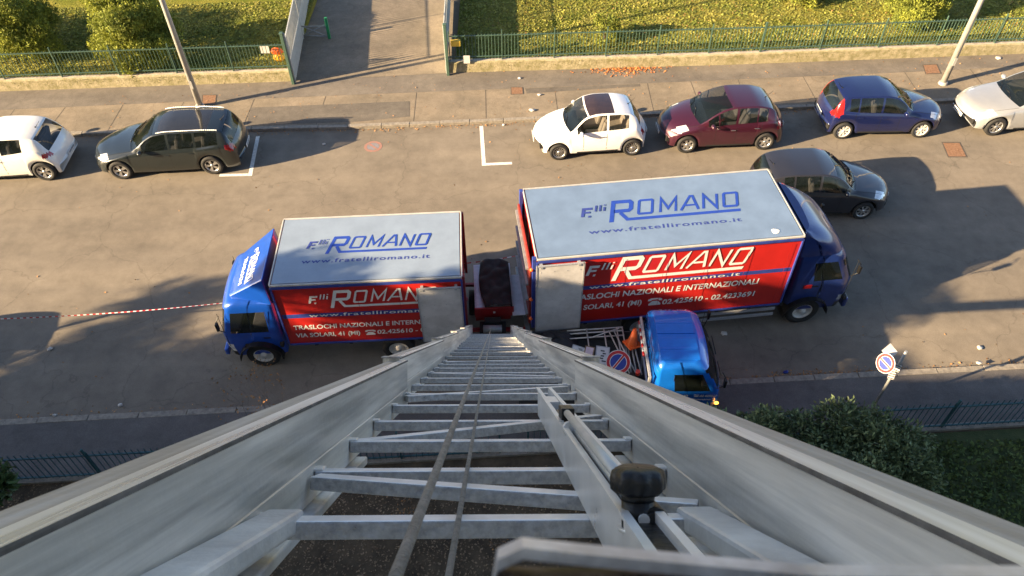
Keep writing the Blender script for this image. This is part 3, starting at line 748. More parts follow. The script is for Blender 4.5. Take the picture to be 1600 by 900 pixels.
spec308 = dict(L=4.585, W=1.80, H=1.47, fo=.86, wb=2.73, r=.325,
    top=[(0, .50), (.03, .66), (.14, .76), (.6, .87), (1.1, .95), (1.25, .98), (1.75, 1.27), (2.1, 1.41), (2.6, 1.465), (3.4, 1.45), (4.0, 1.39), (4.12, 1.35), (4.40, 1.0), (4.48, .90), (4.56, .68), (4.585, .48)],
    belt=[(0, .50), (.4, .70), (1.2, .88), (2.2, .93), (3.4, .97), (4.1, 1.03), (4.42, .84), (4.585, .48)],
    cowl=1.22, wst=2.05, rend=4.12, rgb=4.39, side=[(1.56, 2.46), (2.54, 3.26), (3.33, 3.98)], seams=(1.62, 2.50, 3.35), handles=(2.36, 3.16), rw=.70, rails=True,
    paint=paint('graphite_paint', (.012, .017, .018), .1, .3), wheel=(5, .20, .16), sunroof=(2.2, 3.7), sunmat=mat('glass_roof', (.022, .022, .022), .10, coat=.5),
    lights=lambda s, y, z: 'headlight' if (.10 < s < .46 and .62 < y < .90 and z > .62) else ('tail_light' if s > 4.18 and .70 < y and .80 < z < .99 else None))
specClio = dict(spec308); specClio.update(L=4.06, fo=.85, wb=2.589, W=1.75, rails=False, H=1.45,
    top=[(0, .50), (.03, .64), (.14, .76), (.6, .88), (1.05, .96), (1.2, .99), (1.65, 1.27), (2.0, 1.40), (2.4, 1.45), (3.0, 1.43), (3.45, 1.35), (3.52, 1.31), (3.82, 1.0), (3.92, .92), (4.03, .70), (4.06, .48)],
    belt=[(0, .50), (.4, .70), (1.2, .88), (2.2, .92), (3.0, 1.0), (3.4, 1.06), (3.82, .84), (4.06, .48)],
    cowl=1.18, wst=1.98, rend=3.48, rgb=3.84, side=[(1.50, 2.40), (2.48, 3.12)], seams=(1.56, 2.44), handles=(2.30,), paint=paint('cream_white_paint', (.78, .77, .72)), wheel=(5, .22, .2),
    lights=lambda s, y, z: 'headlight' if (.10 < s < .46 and .62 < y < .90 and z > .62) else ('tail_light' if s > 3.70 and .68 < y and .80 < z < .93 else None))
specClio.pop('sunroof')
specFoc = dict(specClio); specFoc.update(L=4.30, fo=.86, wb=2.64, W=1.80, paint=paint('silver_paint', (.36, .37, .38), .4, .35), wheel=(7, .13, .12),
    top=[(0, .50), (.03, .66), (.14, .78), (.6, .89), (1.15, .98), (1.3, 1.01), (1.75, 1.29), (2.1, 1.43), (2.6, 1.48), (3.2, 1.45), (3.7, 1.37), (3.78, 1.33), (4.05, 1.02), (4.15, .92), (4.27, .70), (4.30, .48)],
    belt=[(0, .50), (.4, .72), (1.2, .90), (2.2, .95), (3.2, 1.0), (3.7, 1.05), (4.05, .84), (4.30, .48)],
    cowl=1.26, wst=2.05, rend=3.74, rgb=4.06, side=[(1.56, 2.46), (2.54, 3.30), (3.36, 3.62)], seams=(1.62, 2.50, 3.4), handles=(2.36, 3.16),
    lights=lambda s, y, z: 'headlight' if (.10 < s < .56 and .66 < y < .92 and z > .66) else ('tail_light' if s > 3.95 and .68 < y and .80 < z < .97 else ('grille' if s < .05 and y < .55 and z < .52 else None)))
specPun = dict(specFie); specPun.update(L=4.03, fo=.86, wb=2.51, W=1.69, H=1.49, paint=paint('charcoal_paint', (.022, .022, .028), .2, .3), wheel=(7, .15, .10), rimm=M_rim, rr=.68,
    top=[(0, .50), (.03, .64), (.16, .76), (.5, .88), (.95, .97), (1.12, 1.0), (1.5, 1.26), (1.86, 1.42), (2.3, 1.49), (2.9, 1.48), (3.4, 1.41), (3.6, 1.33), (3.86, 1.0), (3.94, .90), (4.0, .68), (4.03, .48)],
    belt=[(0, .50), (.4, .72), (1.1, .90), (2.0, .94), (3.0, 1.0), (3.6, 1.04), (3.86, .82), (4.03, .48)], rend=3.58, rgb=3.86,
    lights=lambda s, y, z: 'headlight' if (.08 < s < .50 and .62 < y < .92 and z > .66) else ('tail_light' if s > 3.60 and .74 < y and z > .84 else None))
G1 = None
loc, th = both((195, 280), (336, 272), 1.80); make_car('estate_car', 'dark grey estate car with roof rails parked by the left lamp post', spec308, loc, th)
w = th
thC = th
rearw = unp(77, 282)[:2]; lc = rearw+np.array([math.cos(thC), math.sin(thC)])*2.589; nn = np.array([math.sin(thC), -math.cos(thC)])
nn = nn if nn[1] > 0 else -nn; lc = lc+nn*(1.75/2-.04)
make_car('hatchback', 'cream white hatchback at the far left edge, cut by the frame', specClio, (lc[0], lc[1], 0), thC)
loc, th = both((873, 250), (984, 243), 1.63); make_car('hatchback', 'small white hatchback with dark glass roof panel', spec500, loc, th)
loc, th = both((1071, 239), (1192, 234), 1.73); make_car('hatchback', 'dark purple hatchback parked behind the small white one', specC3, loc, th)
loc, th = both((1434, 215), (1316, 217), 1.68); make_car('hatchback', 'dark blue hatchback with tall red tail lights', specFie, loc, th)
thF = math.pi+R(3); loc = near_side_loc((1549, 212), thF, 1.80); make_car('hatchback', 'silver hatchback at the far right edge of the photo', specFoc, loc, thF)
thP = R(.3); loc = near_side_loc((1343, 342), thP, 1.69); make_car('hatchback', 'charcoal hatchback in the road behind the large removal truck', specPun, loc, thP)
o = make_car('hatchback', 'grey hatchback parked just outside the left edge of the photo, its shadow on the road', dict(specPun, paint=MATS['graphite_paint']), (-17.9, 10.85, 0), math.pi+R(3))

# ------------------------------------------------------------------ trucks
M_truckred = mat('truck_red', (.46, .018, .014), .34, var=.10, scale=1.2, coat=.35)
M_roofgrey = mat('box_roof', (.155, .225, .34), .38, var=.10, scale=1.6, coat=.2, rvar=.08)
M_roofgreyL = mat('box_roof_pale', (.235, .295, .38), .30, var=.08, scale=1.6, coat=.4)
M_rimwhite = mat('box_edge', (.44, .43, .41), .5, var=.1)
M_edgeblue = mat('edge_blue', (.03, .05, .24), .4, var=.15)
M_cabL = mat('cab_blue', (.006, .065, .40), .28, .15, var=.08, coat=.9)
M_cabR = mat('cab_dark_blue', (.014, .035, .17), .28, .2, var=.10, coat=.9)
M_cabS = mat('cab_light_blue', (.006, .13, .58), .25, .15, var=.06, coat=1)
M_panel = mat('door_panel', (.50, .49, .49), .5, var=.14, scale=3, bump=.05)
M_frame = mat('chassis_grey', (.30, .31, .31), .5, .4, var=.2)

def ring(z, xf, xr, hw, rad, nf=10, ns=22, nc=6):
    "rounded rectangle from front centre around; returns list of (x,y) and tags"
    P = []
    for k in range(nf): P.append((xf, -(hw-rad)+2*(hw-rad)*k/nf, 'f'))
    for k in range(nc): t = math.pi/2*k/nc; P.append((xf-rad+rad*math.cos(t), hw-rad+rad*math.sin(t), 'c'))
    for k in range(ns): P.append((xf-rad+(xr+.06-xf+rad)*k/ns, hw, 'l'))
    for k in range(nf): P.append((xr+.0, (hw-.03)-2*(hw-.03)*(k+.0)/nf, 'b'))
    for k in range(ns): P.append((xr+.06+(xf-rad-xr-.06)*k/ns, -hw, 'r'))
    for k in range(nc): t = math.pi/2*k/nc; P.append((xf-rad+rad*math.sin(t), -(hw-rad)-rad*math.cos(t), 'd'))
    return [(x, y, z) for x, y, _ in P], [t for *_, t in P]
def loft(levels, parent, mt, glassdef=None, name='cab', bowf=.05):
    "levels of (z,xf,xr,hw,rad). glassdef(tag,zc,frac)->part name or None"
    # interpolate
    Ls = []
    for a, b in zip(levels[:-1], levels[1:]):
        k = max(1, int(round((b[0]-a[0])/.09)));
        for i in range(k): t = i/k; Ls.append(tuple(a[j]+(b[j]-a[j])*t for j in range(5)))
    Ls.append(levels[-1])
    rings = []; tags = None
    for l in Ls:
        r_, tags = ring(*l); r_ = [(x-(bowf*(y/l[3])**2 if x > (l[1]+l[2])/2 else 0), y, z) for x, y, z in r_]; rings.append(r_)
    n = len(tags); G = {}
    for i in range(len(rings)-1):
        for j in range(n):
            q = [rings[i][j], rings[i][(j+1) % n], rings[i+1][(j+1) % n], rings[i+1][j]]
            zc = sum(p[2] for p in q)/4; key = name
            if glassdef:
                xc = sum(p[0] for p in q)/4; yc = sum(p[1] for p in q)/4
                if tags[j] in 'lr': xc = (rings[0][j][0]+rings[0][(j+1) % n][0])/2
                k2 = glassdef(tags[j], zc, xc, yc)
                if k2: key = k2
            G.setdefault(key, []).append(q)
    out = {}
    def mk(nm, qs, mtl, cap=None):
        mb = MB(); idx = {}
        for q in qs:
            f = []
            for p in q:
                k = tuple(round(c, 5) for c in p)
                if k not in idx: idx[k] = len(mb.v); mb.v.append(k)
                if idx[k] not in f: f.append(idx[k])
            if len(f) > 2: mb.f.append(tuple(f)); mb.m.append(0); mb.sm.append(True)
        if cap:
            b = len(mb.v); mb.v += cap; mb.f.append(tuple(range(b, b+len(cap)))); mb.m.append(0); mb.sm.append(False)
        return mb.build(nm, mtl, parent)
    for k, qs in G.items():
        nm = k.split('#')[0]
        mtl = mt if k == name else (M_glass if 'wind' in nm else {'headlight': M_head, 'grille': M_black, 'bumper': M_black, 'indicator': M_amber}.get(nm, M_black))
        out[k] = mk(nm, qs, mtl, rings[-1] if k == name else None)
    return out

def box_truck(nm, label, corners_px, zt, zb, door_px, cab, texts, cabmat, roofmat, edge=.05):
    """corners_px: roof corners far-left, far-right, near-right, near-left in the photo, on the plane z=zt.
       local frame: x along the box (towards photo right), y away, origin near-left bottom"""
    C = [unp(*p, zt) for p in corners_px]; d = nrm(((C[1]-C[0])+(C[2]-C[3]))[:2]); th = math.atan2(d[1], d[0])
    nl = C[3]; ln = .5*(np.linalg.norm(C[1]-C[0])+np.linalg.norm(C[2]-C[3])); ey = np.array([-d[1], d[0]])
    wd = .5*(np.dot((C[0]-C[3])[:2], ey)+np.dot((C[1]-C[2])[:2], ey))
    rt = empty(nm, (nl[0], nl[1], 0), th); tag(rt, label, 'truck')
    return rt, ln, wd, th, nl

def fill_box(rt, ln, wd, zb, zt, roofm, band_z, rib=.9, cut=None):
    # cargo box: side walls, roof sheet, edge trims
    b = MB(); b.box((ln/2, wd/2, (zb+zt)/2-.01), (ln-.03, wd-.03, zt-zb-.02)); bx = b.build('cargo_box', M_truckred, rt)
    r = MB(); r.box((ln/2, wd/2, zt+.004), (ln-.08, wd-.08, .03)); rf = r.build('roof', roofm, rt)
    t = MB()
    for (c, d) in (((ln/2, .0, zt-.005), (ln, .034, .05)), ((ln/2, wd, zt-.005), (ln, .034, .05)), ((0, wd/2, zt-.007), (.034, wd-.034, .05)), ((ln, wd/2, zt-.007), (.034, wd-.034, .05))): t.box(c, d)
    t.build('edge_trim', M_rimwhite, rt, bevel=.008)
    t = MB(); t.box((ln/2, -.012, zt-.075), (ln-.05, .03, .07)); t.box((ln/2, -.010, zb+.02), (ln-.05, .03, .05))
    t.build('side_rail', M_edgeblue, rt, bevel=.006)
    for x in (0.012, ln-.012):
        t = MB(); t.box((x, -.008, (zb+zt)/2), (.04, .036, zt-zb-.15)); t.build('corner_rail', M_edgeblue, rt, bevel=.006)
        t = MB(); t.box((x, wd+.008, (zb+zt)/2), (.04, .036, zt-zb-.15)); t.build('corner_rail', M_edgeblue, rt, bevel=.006)
    t = MB(); x = rib
    while x < ln-.2: t.box((x, -.0145, (zb+zt)/2-.05), (.006, .003, zt-zb-.3)); x += rib
    t.build('panel_seams', mat('seam_red', (.25, .01, .01), .5), bx)
    return bx, rf
def chassis(rt, x0, x1, wd, zb):
    q = MB()
    for y in (wd/2-.42, wd/2+.42): q.box(((x0+x1)/2, y, zb-.22), (x1-x0, .08, .2))
    x = x0+.3
    while x < x1: q.box((x, wd/2, zb-.08), (.08, wd-.1, .10)); x += .8
    q.build('chassis', M_dark, rt)

# ---- left truck (cab on the left)
ZT, ZB = 2.86, .88
rt, ln, wd, th, nl = box_truck('removal_truck', 'smaller red removal truck with bright blue cab facing left', [(435, 345), (716, 331), (717, 435), (420, 447)], ZT, ZB, None, None, None, None, None)
bx, rf = fill_box(rt, ln, wd, ZB, ZT, M_roofgreyL, ZB+1.12)
chassis(rt, -1.3, ln-.1, wd, ZB)
LT = rt
RTl = np.array(Matrix.Rotation(th, 3, 'Z'))
def loc_on(rt, px, py, z=None, side=False):
    "photo pixel -> truck-local coordinates on the roof (z) or on the near side plane"
    o = np.array(rt.location); Rm = np.array(Matrix.Rotation(rt.rotation_euler[2], 3, 'Z'))
    if side: p = unp_plane(px, py, o, Rm[:, 1])
    else: p = unp(px, py, z)
    return Rm.T@(p-o)
EX, EY, EZ = np.array([1., 0, 0]), np.array([0, 1., 0]), np.array([0, 0, 1.])
def roof_text(rt, rf, zt, lR, rR, capH, lW, rW, hW, mR=M_blue, mW=M_blued):
    a = loc_on(rt, *lR, zt+.02); b = loc_on(rt, *rR, zt+.02)
    logo_on((a[0]+.08, a[1]+.42*capH, zt+.019), EX, EY, b[0]-a[0], capH, mR, mW, rf, lift=.004)
    a = loc_on(rt, *lW, zt+.02); b = loc_on(rt, *rW, zt+.02)
    text_on('www.fratelliromano.it', (a[0], a[1], zt+.019), EX, EY, b[0]-a[0], hW, mW, rf, bold=.012, spacing=1.15, shear=.1)
roof_text(LT, rf, ZT, (505, 397), (664, 388), .36, (470, 412), (672, 403), .12)
def side_text(rt, bx, lR, rR, capH, lW, rW, hW, lines):
    a = loc_on(rt, *lR, side=True); b = loc_on(rt, *rR, side=True)
    logo_on((a[0]+.08, 0.015, a[2]+.42*capH), EX, EZ, b[0]-a[0], capH, M_white, M_white, bx, lift=.006)
    a = loc_on(rt, *lW, side=True); b = loc_on(rt, *rW, side=True)
    text_on('www.fratelliromano.it', (a[0], .011, a[2]), EX, EZ, b[0]-a[0], hW, M_white, bx, bold=.015, spacing=1.15, shear=.1)
    s = MB(); ln_ = rt['len']; s.box((ln_/2, .021, a[2]+hW*.42), (ln_-.10, .018, hW*1.25)); s.build('stripe', M_edgeblue, bx)
    for (txt, l, r_, h) in lines:
        a = loc_on(rt, *l, side=True); b = loc_on(rt, *r_, side=True)
        if txt == 'PHONE': phone_on((a[0], .015, a[2]), EX, EZ, b[0]-a[0], M_white, bx, lift=.006)
        else: text_on(txt, (a[0], .015, a[2]), EX, EZ, b[0]-a[0], h, M_white, bx, bold=.022, shear=.08, lift=.006)
LT['len'] = ln
side_text(LT, bx, (514, 482), (676, 474), .36, (483, 496), (690, 488), .10,
    [('TRASLOCHI NAZIONALI E INTERNAZIONALI', (459, 516), (715, 503), .14), ('VIA SOLARI, 41 (MI)', (463, 528), (564, 524), .135), ('PHONE', (572, 524), (585, 523), .1), ('02.425610 - 02.4233691', (590, 522), (717, 514), .135)])
def door_panel(rt, pts, label_part, th_=.035, off=.10):
    A = [loc_on(rt, *p, side=True) for p in pts]; x0 = min(A[0][0], A[3][0]); x1 = max(A[1][0], A[2][0]); z1 = (A[0][2]+A[1][2])/2; z0 = (A[2][2]+A[3][2])/2
    q = MB(); q.box(((x0+x1)/2, -off, (z0+z1)/2), (x1-x0, th_, z1-z0)); d = q.build('side_door', M_panel, rt, bevel=.004)
    t = MB(); w_ = x1-x0; h_ = z1-z0
    for (c, s) in (((0, h_/2), (w_, .03)), ((0, -h_/2), (w_, .03)), ((-w_/2, 0), (.03, h_+.03)), ((w_/2, 0), (.03, h_+.03))): t.box(((x0+x1)/2+c[0], -off, (z0+z1)/2+c[1]), (s[0], th_+.012, s[1]))
    t.build('door_frame', M_alu_d, d)
    t = MB(); rn = random.Random(5)
    for i in range(5):
        for j in range(4): t.cyl((x0+w_*(.08+.84*j/3), -off-th_/2, z0+h_*(.08+.84*i/4)), (x0+w_*(.08+.84*j/3), -off-th_/2-.006, z0+h_*(.08+.84*i/4)), .012, .012, 8)
    t.build('rivets', M_alu_d, d)
    t = MB()
    for x in (x0+.1, x1-.1): t.box((x, -off/2, z1-.03), (.06, off+.06, .05))
    t.build('hinge', M_alu_d, d)
door_panel(LT, [(652, 450), (719, 441), (722, 522), (664, 530)], '')
# cab of the left truck: local +x is to the right, the cab points to -x, so build it in a turned child frame by mirroring x
def cab_over(rt, x_rear, wd, mt, sx, levels, z_win, flip, glassfrom, deck=None):
    pass
class Flip:
    def __init__(s, sx, ox, oy): s.sx, s.ox, s.oy = sx, ox, oy
def flip_part(o, sx, ox, oy):
    "cab geometry is modelled facing +x around y=0; turn it to face sx and move it into the truck's frame"
    me = o.data
    for v in me.vertices: v.co = (ox+sx*v.co.x, oy+sx*v.co.y, v.co.z)
def build_cab(rt, sx, ox, oy, levels, mt, zw0, zw1, xside, fz, name='cab', bowf=.08, steer=True, lightz=(.62, .82)):
    hwb = levels[0][3]
    def gd(tag_, zc, xc, yc):
        if tag_ in 'f' and fz[0] < zc < fz[1]: return 'windscreen'
        if tag_ in 'cd' and fz[0] < zc < fz[1] and abs(yc) < hwb*.93: return 'windscreen'
        if tag_ in 'l' and zw0 < zc < zw1 and xside[0] < xc < xside[1]: return 'side_window#l'
        if tag_ in 'r' and zw0 < zc < zw1 and xside[0] < xc < xside[1]: return 'side_window#r'
        if tag_ in 'cdf' and lightz[0] < zc < lightz[1] and abs(yc) > hwb*.62: return 'headlight#'+('l' if yc > 0 else 'r')
        if tag_ == 'f' and lightz[0]+.02 < zc < lightz[1]+.15 and abs(yc) < hwb*.55: return 'grille'
        if tag_ in 'cdf' and zc < lightz[0]-.06: return 'bumper'
    G = loft(levels, rt, mt, gd, name, bowf)
    allp = list(G.values())
    q = MB(); xr = levels[0][2]; xf = levels[0][1]
    q.box(((xr+xf)/2-.05, 0, (levels[0][0]+zw0)/2-.15), (xf-xr-.35, hwb*1.7, zw0-levels[0][0]-.35)); allp.append(q.build('cab_floor', M_dark, rt))
    q = MB()
    for y in (-.55, .35): q.box((xr+.5, y, zw0-.12), (.45, .5, .14)); q.box((xr+.22, y, zw0+.2), (.12, .46, .62)); q.box((xr+.2, y, zw0+.58), (.09, .26, .14))
    allp.append(q.build('seats', M_seat, rt, bevel=.04))
    q = MB(); q.box((xf-.25, 0, zw0-.03), (.35, hwb*1.7, .12)); allp.append(q.build('dashboard', M_black, rt, bevel=.03))
    q = MB()
    for sg in (1, -1):
        q = MB(); q.box((xf-.04, sg*(hwb+.07), zw0+.36), (.05, .10, .22)); q.tube([(xf-.12, sg*(hwb-.02), zw0+.62), (xf-.04, sg*(hwb+.07), zw0+.50)], .012, 6); q.tube([(xf-.12, sg*(hwb-.02), zw0+.05), (xf-.04, sg*(hwb+.07), zw0+.24)], .012, 6)
        allp.append(q.build('mirror', M_black, rt, bevel=.015))
        # door seams and handle
        q = MB(); 
        for x in (xside[0]-.06, xside[1]+.03): q.box((x, sg*(hwb+.001), (levels[0][0]+.35+zw1)/2), (.008, .008, zw1-levels[0][0]-.35))
        allp.append(q.build('door_seam', M_dark, rt))
        q = MB(); q.box((xside[0]+.08, sg*(hwb+.012), zw0-.16), (.16, .03, .04)); allp.append(q.build('door_handle', M_black, rt, bevel=.006))
    for sg in (-1, 1):
        q = MB(); q.tube([(xf-.02+.05, sg*.1, fz[0]-.02), (xf-.0, sg*.55, fz[0]+.08)], .012, 6); allp.append(q.build('wiper', M_black, rt))
    for o in allp: flip_part(o, sx, ox, oy)
    for o in allp:
        pass
    return G
yc = wd/2
# levels (z, x_front, x_rear, half width, corner radius); cab frame: x=0 at the box front wall
levL = [(.42, 1.50, .14, .92, .16), (.75, 1.56, .12, .94, .18), (1.12, 1.56, .12, .94, .20), (1.22, 1.54, .12, .935, .20), (1.95, 1.34, .12, .89, .16), (2.05, 1.28, .13, .87, .16), (2.12, 1.18, .16, .82, .16), (2.15, 1.02, .25, .70, .18)]
build_cab(LT, -1, -.02, yc, levL, M_cabL, 1.18, 1.90, (.40, 1.36), (1.18, 1.93))
# slanted wind deflector with side cheeks
xr0, xf0, z0_, z1_ = .12, 1.12, 2.16, 2.84
q = MB(); hw0 = .86
V = [(xf0, -.62, z0_), (xf0, .62, z0_), (xr0+.05, .84, z1_), (xr0+.05, -.84, z1_), (.95, -.80, z0_-.10), (.95, .80, z0_-.10), (xr0, .90, z0_-.10), (xr0, -.90, z0_-.10)]
q.add(V, [(0, 1, 2, 3), (0, 3, 7, 4), (1, 5, 6, 2), (4, 5, 1, 0), (3, 2, 6, 7), (4, 7, 6, 5)])
dfl = q.build('wind_deflector', M_cabL, LT, bevel=.035, seg=3); flip_part(dfl, -1, -.02, yc)
# lettering on the deflector: reads from the far side to the near side
sl_o = np.array([-.02-xf0, yc, z0_]); up = nrm((xf0-xr0-.05, 0, z1_-z0_)); ex = np.array([0, -1., 0])
# note: cab faces -x, so slope rises towards +x
def dpt(a, b): return sl_o+ex*a+up*b
nrmv = np.cross(ex, up)
logo_on(dpt(-.24, .62), ex, up, .86, .19, M_white, M_white, dfl, lift=.012, shear=0)
text_on('TRASLOCHI', dpt(-.34, .32), ex, up, .86, .11, M_white, dfl, lift=.014, bold=.02)
for x, y in ((-1.02, .06), (-1.02, wd-.06)): pass
def truck_wheels(rt, xs, wd, r, style_f, dual=True, off=.0):
    for k, x in enumerate(xs):
        for sg in (1, -1):
            y = wd/2+sg*(wd/2-.22-off); wheel(rt, x, y, r, .24, sg, 'solid', M_rimw, .60)
            if k and dual: pass
fw = loc_on(LT, 421, 558, 0)[0]; rw_ = loc_on(LT, 627, 548, 0)[0]
truck_wheels(LT, [fw, rw_], wd, .39, None)
# arch over the front wheel
for y in (.16, wd-.16):
    q = MB(); n_ = 10
    P = [(fw+.50*math.cos(math.pi*k/n_), y, .40+.50*math.sin(math.pi*k/n_)) for k in range(n_+1)]
    for a, b in zip(P[:-1], P[1:]): q.box((np.array(a)+np.array(b))/2, (np.linalg.norm(np.array(b)-np.array(a))+.02, .36, .02), frame(np.array(b)-np.array(a), (0, 1, 0)))
    q.build('mudguard', M_black, LT)
q = MB(); q.box((rw_+.9, wd/2, .62), (.10, wd-.1, .12)); q.build('rear_bumper', M_frame, LT)
q = MB(); q.box((-1.60, yc, .44), (.10, 1.66, .20)); q.build('bumper', M_cabL, LT, bevel=.03)
q = MB(); q.box((-1.655, yc, .46), (.01, .5, .11)); q.build('number_plate', M_plate, LT)
# red rear frame posts
for y in (.04, wd-.04): q = MB(); q.box((ln+.03, y, (ZB+ZT)/2), (.06, .08, ZT-ZB)); q.build('rear_post', mat('dark_red_frame', (.16, .015, .02), .5), LT, bevel=.008)

# ---- right truck
ZT2, ZB2 = 3.16, .95
rt, ln, wd, th2, nl = box_truck('removal_truck', 'large red removal truck with dark blue cab facing right', [(823, 294), (1212, 264), (1250, 368), (839, 406)], ZT2, ZB2, None, None, None, None, None)
RT = rt; ln2, wd2 = ln, wd
bx, rf = fill_box(rt, ln, wd, ZB2, ZT2, M_roofgrey, ZB2+1.02, rib=.95)
chassis(rt, .1, ln+1.8, wd, ZB2)
roof_text(RT, rf, ZT2, (950, 348), (1158, 333), .47, (920, 366), (1162, 349), .125)
RT['len'] = ln
side_text(RT, bx, (953, 440), (1158, 424), .47, (920, 452), (1155, 434), .095,
    [('TRASLOCHI NAZIONALI E INTERNAZIONALI', (888, 471), (1183, 448), .17), ('VIA SOLARI, 41 (MI)', (886, 487), (1002, 480), .16), ('PHONE', (1012, 478), (1029, 477), .13), ('02.425610 - 02.4233691', (1034, 476), (1177, 466), .16)])
door_panel(RT, [(838, 409), (908, 407), (903, 507), (840, 508)], '', off=.12)
q = MB(); p = loc_on(RT, 1213, 361, ZT2+.02); q.ball((p[0], p[1], ZT2+.02), (.11, .08, .012), seed=4, rough=.18, nu=10, nv=4); q.build('repair_patch', M_white, rf)
levR = [(.50, 1.72, .20, 1.04, .20), (.85, 1.80, .18, 1.06, .24), (1.35, 1.80, .18, 1.06, .26), (1.5, 1.74, .18, 1.06, .26), (2.15, 1.44, .18, 1.00, .26), (2.26, 1.34, .18, .97, .30)]
build_cab(RT, 1, ln+.04, wd/2, levR, M_cabR, 1.48, 2.06, (.70, 1.60), (1.44, 2.10), lightz=(.72, .92))
levD = [(2.262, 1.36, .12, .97, .34), (2.45, 1.22, .10, .98, .40), (2.65, 1.02, .10, .97, .42), (2.82, .78, .10, .95, .42), (2.95, .52, .10, .92, .36), (3.0, .36, .10, .88, .24)]
G = loft(levD, RT, M_cabR, None, 'wind_deflector', .10); flip_part(G['wind_deflector'], 1, ln+.04, wd/2)
fw = loc_on(RT, 1241, 493, 0)[0]
truck_wheels(RT, [fw, fw-4.1], wd, .42, None, off=.02)
for y in (.18, wd-.18):
    q = MB(); n_ = 10
    P = [(fw+.56*math.cos(math.pi*k/n_), y, .42+.54*math.sin(math.pi*k/n_)) for k in range(n_+1)]
    for a, b in zip(P[:-1], P[1:]): q.box((np.array(a)+np.array(b))/2, (np.linalg.norm(np.array(b)-np.array(a))+.02, .36, .02), frame(np.array(b)-np.array(a), (0, 1, 0)))
    q.build('mudguard', M_black, RT)
for z in (.52, .72):
    q = MB(); q.box((fw-2.25, .08, z), (2.9, .03, .10)); q.build('side_guard', M_alu_d, RT, bevel=.008)
q = MB(); q.box((ln+1.86, wd/2, .50), (.12, 1.95, .30)); q.build('bumper', M_cabR, RT, bevel=.04)
q = MB(); q.box((ln+1.925, wd/2, .5), (.01, .5, .11)); q.build('number_plate', M_plate, RT)
q = MB(); q.box((ln+.62, wd/2-1.065-.0, 1.34), (.20, .02, .11)); q.build('sticker', M_red, RT)
# rear frame, lift posts and lamps at the tail
for y in (.05, wd-.05): q = MB(); q.box((-.05, y, (ZB2+ZT2)/2), (.09, .10, ZT2-ZB2+.04)); q.build('rear_post', M_edgeblue, RT, bevel=.01)
q = MB(); q.box((-.12, wd/2, 1.9), (.05, wd-.25, 1.9)); q.build('tail_lift', mat('lift_dark_red', (.22, .03, .02), .5, var=.3, scale=10), RT, bevel=.01)
q = MB()
for z in (1.2, 1.7, 2.2, 2.7): q.box((-.18, wd*.5, z), (.06, wd-.4, .05))
q.build('lift_rib', M_frame, RT)
for z in (2.85, 1.9, 1.25): q = MB(); q.ball((-.11, .02, z), .045); q.build('marker_lamp', M_orange, RT)
q = MB(); q.box((-.15, wd/2, .60), (.10, wd-.1, .14)); q.build('rear_bumper', M_frame, RT)

# ---- small flatbed with light blue cab
pA = unp(1112, 634, .25); 
def flat_truck():
    th = R(-.5); o = unp(1018, 622, .95)  # rear near corner of cab at about deck height
    rt = empty('flatbed_truck', (o[0], o[1], 0), th); tag(rt, 'small open flatbed truck with light blue cab, carrying road signs', 'truck')
    return rt
ST = flat_truck()
sw2 = 1.86; oy = sw2/2-.02
levS = [(.38, 1.50, .0, .88, .14), (.70, 1.56, 0, .92, .16), (1.12, 1.52, 0, .93, .18), (1.22, 1.48, 0, .93, .18), (1.80, 1.18, .02, .84, .16), (1.90, 1.08, .06, .80, .16), (1.95, .98, .12, .72, .14)]
build_cab(ST, 1, 0, oy, levS, M_cabS, 1.18, 1.68, (.46, 1.30), (1.20, 1.76), lightz=(.62, .80))
q = MB()
for k, (y0, y1) in enumerate(((-.66, -.06), (.06, .66))):
    q.box((.52, oy+(y0+y1)/2, 1.952), (.82, y1-y0, .03))
for y in (-.36, .36): q.box((.52, oy+y, 1.966), (.80, .05, .014))
q.build('roof_panel', M_cabS, ST, bevel=.012)
# near door lettering and lit indicator
text_on('MILANO', (.42, -.022, 1.06), EX, EZ, .34, .07, M_white, ST, lift=.03, bold=.02, shear=.2)
phone_on((.88, -.022, 1.06), EX, EZ, .09, M_white, ST, lift=.03)
text_on('02.425610', (1.0, -.022, 1.06), EX, EZ, .38, .07, M_white, ST, lift=.03, bold=.02, shear=.2)
text_on('www.fratelliromano.it', (.36, -.022, .94), EX, EZ, 1.0, .06, M_white, ST, lift=.03, bold=.015, shear=.2)
q = MB(); q.ball((1.42, -.03, .80), (.05, .03, .04)); q.build('indicator', mat('lit_indicator', (1.0, .35, .04), .3, emit=1.6), ST)
q = MB(); q.box((1.50, oy, .42), (.12, 1.75, .18)); q.build('bumper', M_black, ST, bevel=.03)
q = MB(); q.box((-1.45, oy, .70), (2.8, sw2, .06)); q.build('deck', mat('deck_dark', (.035, .035, .035), .8), ST)
for y in (.0, sw2-.04): q = MB(); q.box((-1.45, y, .88), (2.8, .03, .28)); q.build('side_board', mat('board_grey', (.05, .05, .055), .6), ST, bevel=.006)
q = MB(); q.box((-2.85, oy, .88), (.03, sw2, .28)); q.build('tailboard', MATS['board_grey'], ST, bevel=.006)
for x in (.95, -2.0):
    for sg in (1, -1): wheel(ST, x, oy+sg*(oy-.12), .30, .18, sg, 'solid', M_rimw, .58)
q = MB()
for y in (.1, .95, 1.7): q.box((-.10, y, 1.15), (.05, .05, .9))
q.box((-.10, oy, 1.58), (.05, 1.7, .05)); q.box((-.10, oy, 1.2), (.04, 1.7, .04)); q.build('headboard_frame', M_alu_d, ST)

# load on the flatbed: separate things
def on_flat(px, py, z):
    p = unp(px, py, z); return p
